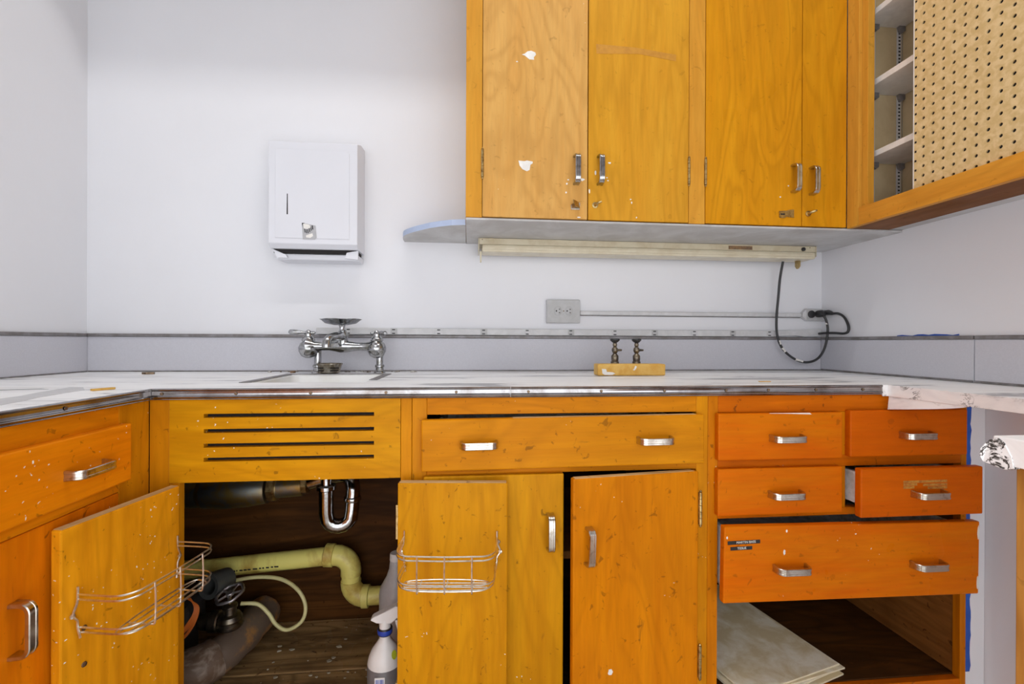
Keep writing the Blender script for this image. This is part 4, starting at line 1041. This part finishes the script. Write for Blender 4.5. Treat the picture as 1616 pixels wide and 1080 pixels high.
# paint patches and the ghost of a strip of tape
plate(0, 'paint_patch', [(.142, 1.796), (.150, 1.799), (.158, 1.806), (.168, 1.808), (.179, 1.804), (.181, 1.798), (.175, 1.791), (.176, 1.784), (.163, 1.784), (.155, 1.790), (.150, 1.794)], .0004, 'white_paint')
plate(0, 'paint_patch', [(.134, 1.507), (.150, 1.506), (.157, 1.508), (.173, 1.506), (.173, 1.501), (.167, 1.497), (.165, 1.483), (.157, 1.479), (.145, 1.484), (.137, 1.494)], .0004, 'white_paint')
for x, z, a, b in ((.129, 1.776, .003, .002), (.311, 1.462, .008, .005), (.302, 1.345 + .0125, .006, .002), (.268, 1.449, .003, .003), (.266, 1.425, .003, .003), (.272, 1.46, .003, .002)):
    plate(0, 'paint_speck', [(p[0], p[2]) for p in blob_outline(x, z, a, b, 8)], .0003, 'white_paint')
for x, z, a, b in ((.3485, 1.482, .003, .008), (.388, 1.511, .006, .003), (.381, 1.470, .003, .002), (.384, 1.462, .003, .002), (.3315, 1.431, .0025, .008), (.449, 1.412, .003, .002), (.452, 1.403, .002, .004), (.466, 1.362, .002, .003)):
    plate(1, 'paint_speck', [(p[0], p[2]) for p in blob_outline(x, z, a, b, 8)], .0003, 'white_paint')
plate(1, 'tape_residue', [(.3500, 1.8120), (.3485, 1.8385), (.46, 1.8360), (.5790, 1.8235), (.5790, 1.8050), (.47, 1.8190)], .0002, 'resid')
for x, z in ((.893, 1.434), (.918, 1.467)): plate(2, 'paint_speck', [(p[0], p[2]) for p in blob_outline(x, z, .003, .002, 8)], .0003, 'white_paint')

# quarter-round shelf at the cabinet's left end
t = thing('corner_shelf', (-.10, 1.45, 1.345), 'pale blue rounded end shelf left of the upper cabinet', 'shelf')
out = [(-.0096, YB - .0005, 1.345), (-.0096, 1.302, 1.345), (-.048, 1.312, 1.345), (-.084, 1.331, 1.345), (-.114, 1.352, 1.345), (-.1412, 1.3789, 1.345), (-.168, 1.407, 1.345), (-.1907, 1.4378, 1.345), (-.203, 1.4596, 1.345), (-.210, 1.490, 1.345), (-.213, 1.5201, 1.345), (-.213, YB - .0005, 1.345)]
bm = bmesh.new(); prism_bm(bm, [(a - t.location.x, b - t.location.y, 0) for a, b, z in out], (0, 0, .0165))
bmesh.ops.recalc_face_normals(bm, faces=bm.faces)
for f in bm.faces: f.material_index = 1 if f.normal.z < -.5 else 0
me = bm_mesh('board', bm); me.materials.append(M['blue_paint']); me.materials.append(M['grey_under'])
link('shelf_board', me, None, t, t.location)

# ------------------------------------------------------------------ shelf cabinet on the right wall
c = thing('wall_cabinet', (1.19, .85, ZU), 'open wooden wall cabinet with sliding pegboard panel on the right wall', 'cabinet')
Y1 = YU - .001; Y0 = .10
FC = (XU, XU + .016)
box('stile', FC, (1.1955, Y1), (ZU - .002, UT), 'upf', c, .0012)
box('inner_track', (XU + .010, XU + .030), (1.1760, 1.1953), (1.3995, UT), 'upf', c, .001)
box('bottom_rail', FC, (Y0, 1.1953), (ZU - .002, 1.3985), 'upfy', c, .0012)
box('bottom_panel', (XU + .0165, 1.236), (Y0, Y1), (ZU - .0015, ZU + .012), 'brown', c, .0008)
box('base_panel', (1.2365, XR - .0008), (Y0, YU + .003), (ZU + .0005, ZU + .012), 'grey_under', c, .0005)
box('bottom_track', (XU + .0165, XU + .040), (Y0, 1.1953), (1.3800, 1.3950), 'upfy', c, .001)
box('side_panel', (XU + .0165, XR - .007), (1.2362, 1.2480), (ZU + .0125, UT), 'tan', c, .0008)
box('back_panel', (XR - .0065, XR - .0008), (Y0, 1.2358), (ZU + .0125, UT), 'tan', c, .0008)
for z in (1.5420, 1.7450, 1.9450):
    box('shelf_board', (1.1420, XR - .008), (Y0, 1.2350), (z, z + .0165), 'shelf', c, .001)
for x in (1.1800, 1.2630):
    s = box('shelf_standard', (x - .006, x + .006), (1.2325, 1.2360), (ZU + .014, 2.40), 'nickel' if False else 'race', c, .0005)
    lst = [((x - .0028, x + .0028), (1.2318, 1.2330), (zz, zz + .0042)) for zz in [1.40 + .0105 * k for k in range(80)]]
    o = boxes('standard_slots', lst, 'dark', s); 
    for z in (1.5420, 1.7450, 1.9450):
        prism('shelf_clip', [(x - .010, 1.2320, z - .0006), (x + .010, 1.2320, z - .0006), (x + .010, 1.2320, z - .014), (x + .002, 1.2320, z - .020), (x - .006, 1.2320, z - .014)], (0, -.009, 0), 'cove', s)
# pegboard with drilled holes
P0, P1, PZ0, PZ1, SP = .56, 1.0560, 1.3960, 2.20, .0237
bm = bmesh.new()
xf, xb = 1.1220, 1.1250
ny = int((P1 - .012 - P0) / SP); nz = int((PZ1 - PZ0) / SP)
ys = [P1 - .0135 - SP * k for k in range(ny + 1)]; zs = [PZ0 + SP * k for k in range(nz + 1)]
vc = {}
def V(x, y, z):
    k = (round(x, 5), round(y, 5), round(z, 5))
    if k not in vc: vc[k] = bm.verts.new((x, y, z))
    return vc[k]
hr = .0040
for i in range(ny):
    for j in range(nz):
        a0, a1, b0, b1 = ys[i + 1], ys[i], zs[j], zs[j + 1]; my, mz = (a0 + a1) / 2, (b0 + b1) / 2
        cor = [V(xf, a1, b1), V(xf, a0, b1), V(xf, a0, b0), V(xf, a1, b0)]
        hf = [bm.verts.new((xf, my + hr * math.cos(PI / 4 * q + PI / 8), mz + hr * math.sin(PI / 4 * q + PI / 8))) for q in range(8)]
        hb = [bm.verts.new((xb, v.co.y, v.co.z)) for v in hf]
        for q in range(4):
            bm.faces.new((cor[q], cor[(q + 1) % 4], hf[(2 * q + 2) % 8], hf[2 * q + 1], hf[2 * q]))
        for q in range(8): bm.faces.new((hf[q], hf[(q + 1) % 8], hb[(q + 1) % 8], hb[q]))
prism_bm(bm, [(xf, P1, PZ0), (xf, P1, zs[-1]), (xf, ys[0], zs[-1]), (xf, ys[0], PZ0)], (xb - xf, 0, 0))
me = bpy.data.meshes.new('pegboard'); bm.to_mesh(me); bm.free()
o = link('pegboard_panel', me, 'peg', c); o.location = -wloc(c)
box('pegboard_hole_shade', (xb + .0006, xb + .0022), (P0, ys[0]), (PZ0, zs[-1]), 'dark', c, 0)  # black sheet painting the unlit interior seen through the holes
box('panel_edge', (xf - .0012, xf - .0002), (P1 - .0022, P1), (PZ0, zs[-1]), 'shelf', c, .0003)
lst = [((xf - .0006, xf + .0001), (ys[0] + .005, ys[0] + .0095), (PZ0 + SP * k + .004, PZ0 + SP * k + .009)) for k in range(1, nz)]
boxes('edge_holes', lst, 'dark', c)

# ------------------------------------------------------------------ paper towel dispenser
t = thing('towel_dispenser', (-.474, 1.50, 1.28), 'white metal paper towel dispenser on the back wall', 'dispenser')
X0, X1 = -.606, -.3425
prof = [(1.4500, 1.6220), (1.4500, 1.3110), (1.4640, 1.2970), (YB - .0006, 1.2970), (YB - .0006, 1.6420), (1.500, 1.6400)]
bm = bmesh.new(); prism_bm(bm, [(X0 + .474, y - 1.50, z - 1.28) for y, z in prof], (X1 - X0, 0, 0))
bmesh.ops.bevel(bm, geom=[e for e in bm.edges], offset=.0022, segments=2, profile=.5, affect='EDGES')
link('case', bm_mesh('case', bm), 'disp', t, t.location)
# raised front panel outline
zz0, zz1, xx0, xx1 = 1.327, 1.598, X0 + .020, X1 - .024
w = .0016
pan = [(xx0, zz0), (xx1, zz0), (xx1, zz1 - .008), (xx1 - .008, zz1), (xx0, zz1)]
bm = bmesh.new(); prism_bm(bm, [(x, 1.4500, z) for x, z in pan], (0, -.0014, 0))
bmesh.ops.bevel(bm, geom=[e for e in bm.edges], offset=.0009, segments=2, profile=.5, affect='EDGES')
o = link('front_panel', bm_mesh('panel', bm), 'disp', t); o.location = -wloc(t)
prism('level_slot', [(-.5512, 1.4487, 1.4620), (-.5490, 1.4487, 1.4620), (-.5482, 1.4487, 1.3990), (-.5520, 1.4487, 1.3990)], (0, -.0006, 0), 'dark', t)
# throat: dark opening with a turned-in lip below
boxes('throat', [((X0 + .008, X1 - .008), (1.4700, YB - .012), (1.2850, 1.2966))], 'dark', t)
box('lower_lip', (X0 + .012, X1 - .003), (1.4760, YB - .001), (1.2660, 1.2846), 'disp', t, .004)
prism('lip_corner', [(X0 + .006, 1.4660, 1.2960), (X0 + .045, 1.4660, 1.2795), (X0 + .050, 1.4660, 1.2700), (X0 + .020, 1.4660, 1.2700)], (0, .009, 0), 'disp', t)
prism('lip_corner', [(X1 - .002, 1.4660, 1.2960), (X1 - .036, 1.4660, 1.2890), (X1 - .042, 1.4660, 1.2720), (X1 - .002, 1.4660, 1.2680)], (0, .009, 0), 'disp', t)
# torn label
st = prism('torn_label', [(-.5070, 1.4486, 1.3745), (-.4930, 1.4486, 1.3720), (-.4665, 1.4486, 1.3665), (-.4630, 1.4486, 1.3300), (-.4690, 1.4486, 1.3240), (-.5045, 1.4486, 1.3245)], (0, -.0004, 0), plain('grey_foil_label', (.46, .46, .48), .35), t)
def bit(pts, mat): return prism('label_scrap', [(x, 1.4481, z) for x, z in pts], (0, -.0002, 0), mat, st)
bit([(-.5040, 1.3725), (-.4850, 1.3690), (-.4800, 1.3600), (-.4920, 1.3560), (-.5010, 1.3570)], 'white_paint')
bit([(-.4950, 1.3360), (-.4760, 1.3430), (-.4740, 1.3350), (-.4820, 1.3290), (-.4940, 1.3300)], 'white_paint')
for k in range(6):
    x = -.5005 + k * .0046; z = 1.3505 - .010 * math.sin(k * .9) * .4 + k * .0012
    bit([(x, z + .006), (x + .0022, z + .006), (x + .0045, z - .006), (x + .0018, z - .006)], 'label')
bit([(-.4780, 1.3670), (-.4750, 1.3672), (-.4735, 1.3560), (-.4765, 1.3545)], 'label')
bit([(-.5068, 1.3740), (-.4990, 1.3738), (-.5045, 1.3700), (-.5060, 1.3600)], 'label')

# ------------------------------------------------------------------ small things
# blue masking tape
bm = bmesh.new()
def ragged(x0, x1, z0, z1, n, y, jag):
    L = [(x0, y, z0 + (z1 - z0) * i / n) for i in range(n + 1)]
    Rr = [(x1 + random.uniform(-jag, jag), y, z0 + (z1 - z0) * i / n) for i in range(n + 1)]
    return L + Rr[::-1]
prism_bm(bm, ragged(1.2250, 1.2420, .20, CB - .003, 46, 1.0176, .0022), (0, -.0005, 0))
o = link('masking_tape', bm_mesh('tape', bm), 'tape'); tag(o, 'strip of blue masking tape beside the drawer cabinet', 'tape')
prism_bm(bm := bmesh.new(), [(XR - .0006, y, 1.0350 + (random.uniform(.001, .005) if i < 12 else 0)) for i, y in enumerate([1.08 + .0158 * k for k in range(12)] + [1.254, 1.08])], (-.0006, 0, 0))
o = link('masking_tape', bm_mesh('tape', bm), 'tape'); tag(o, 'scrap of blue masking tape above the right backsplash', 'tape')
# loose bits on the worktop
def chip(name, pts, h, mat, label, cat):
    bm = bmesh.new(); cx_ = sum(p[0] for p in pts) / len(pts); cy_ = sum(p[1] for p in pts) / len(pts)
    prism_bm(bm, [(p[0] - cx_, p[1] - cy_, 0) for p in pts], (0, 0, h))
    o = link(name, bm_mesh(name, bm), mat, None, (cx_, cy_, CT + .0004)); tag(o, label, cat); return o
chip('wood_sliver', [(-.735, .966), (-.728, .962), (-.712, .992), (-.712, .998), (-.719, 1.000)], .004, 'block', 'yellow wood sliver lying near the left worktop edge', 'wood chip')
chip('dark_flake', [(-.946, 1.425), (-.930, 1.417), (-.914, 1.426), (-.917, 1.436), (-.936, 1.440)], .006, 'screw', 'dark curled flake on the worktop near the back left corner', 'flake')
chip('wood_scrap', [(.736, 1.090), (.765, 1.089), (.768, 1.098), (.738, 1.100)], .0015, 'block', 'small tan scrap on the worktop below the hanging cord', 'scrap')
chip('rust_nugget', [(-.548, 1.470), (-.537, 1.468), (-.534, 1.477), (-.542, 1.482)], .006, 'rust', 'small brown nugget beside the left faucet leg', 'debris')
bm = bmesh.new()
for k in range(40):
    x = random.uniform(-.62, -.16); y = random.uniform(1.485, 1.535); s = random.uniform(.002, .007)
    prism_bm(bm, [(x + s * math.cos(a) * random.uniform(.5, 1.4), y + s * .8 * math.sin(a), CT + .0004) for a in (0.3, 1.7, 3.0, 4.2, 5.5)], (0, 0, random.uniform(.0008, .004)))
o = link('plaster_crumbs', bm_mesh('crumbs', bm), plain('crumb_mix', (.72, .70, .66), .8, 0, (.15, .11, .08), 60, .5)); tag(o, 'crumbs of plaster and dirt along the worktop behind the sink', 'debris', kind='stuff')

# world-space clean-up: parts built with absolute vertices keep their place
bpy.context.view_layer.update()
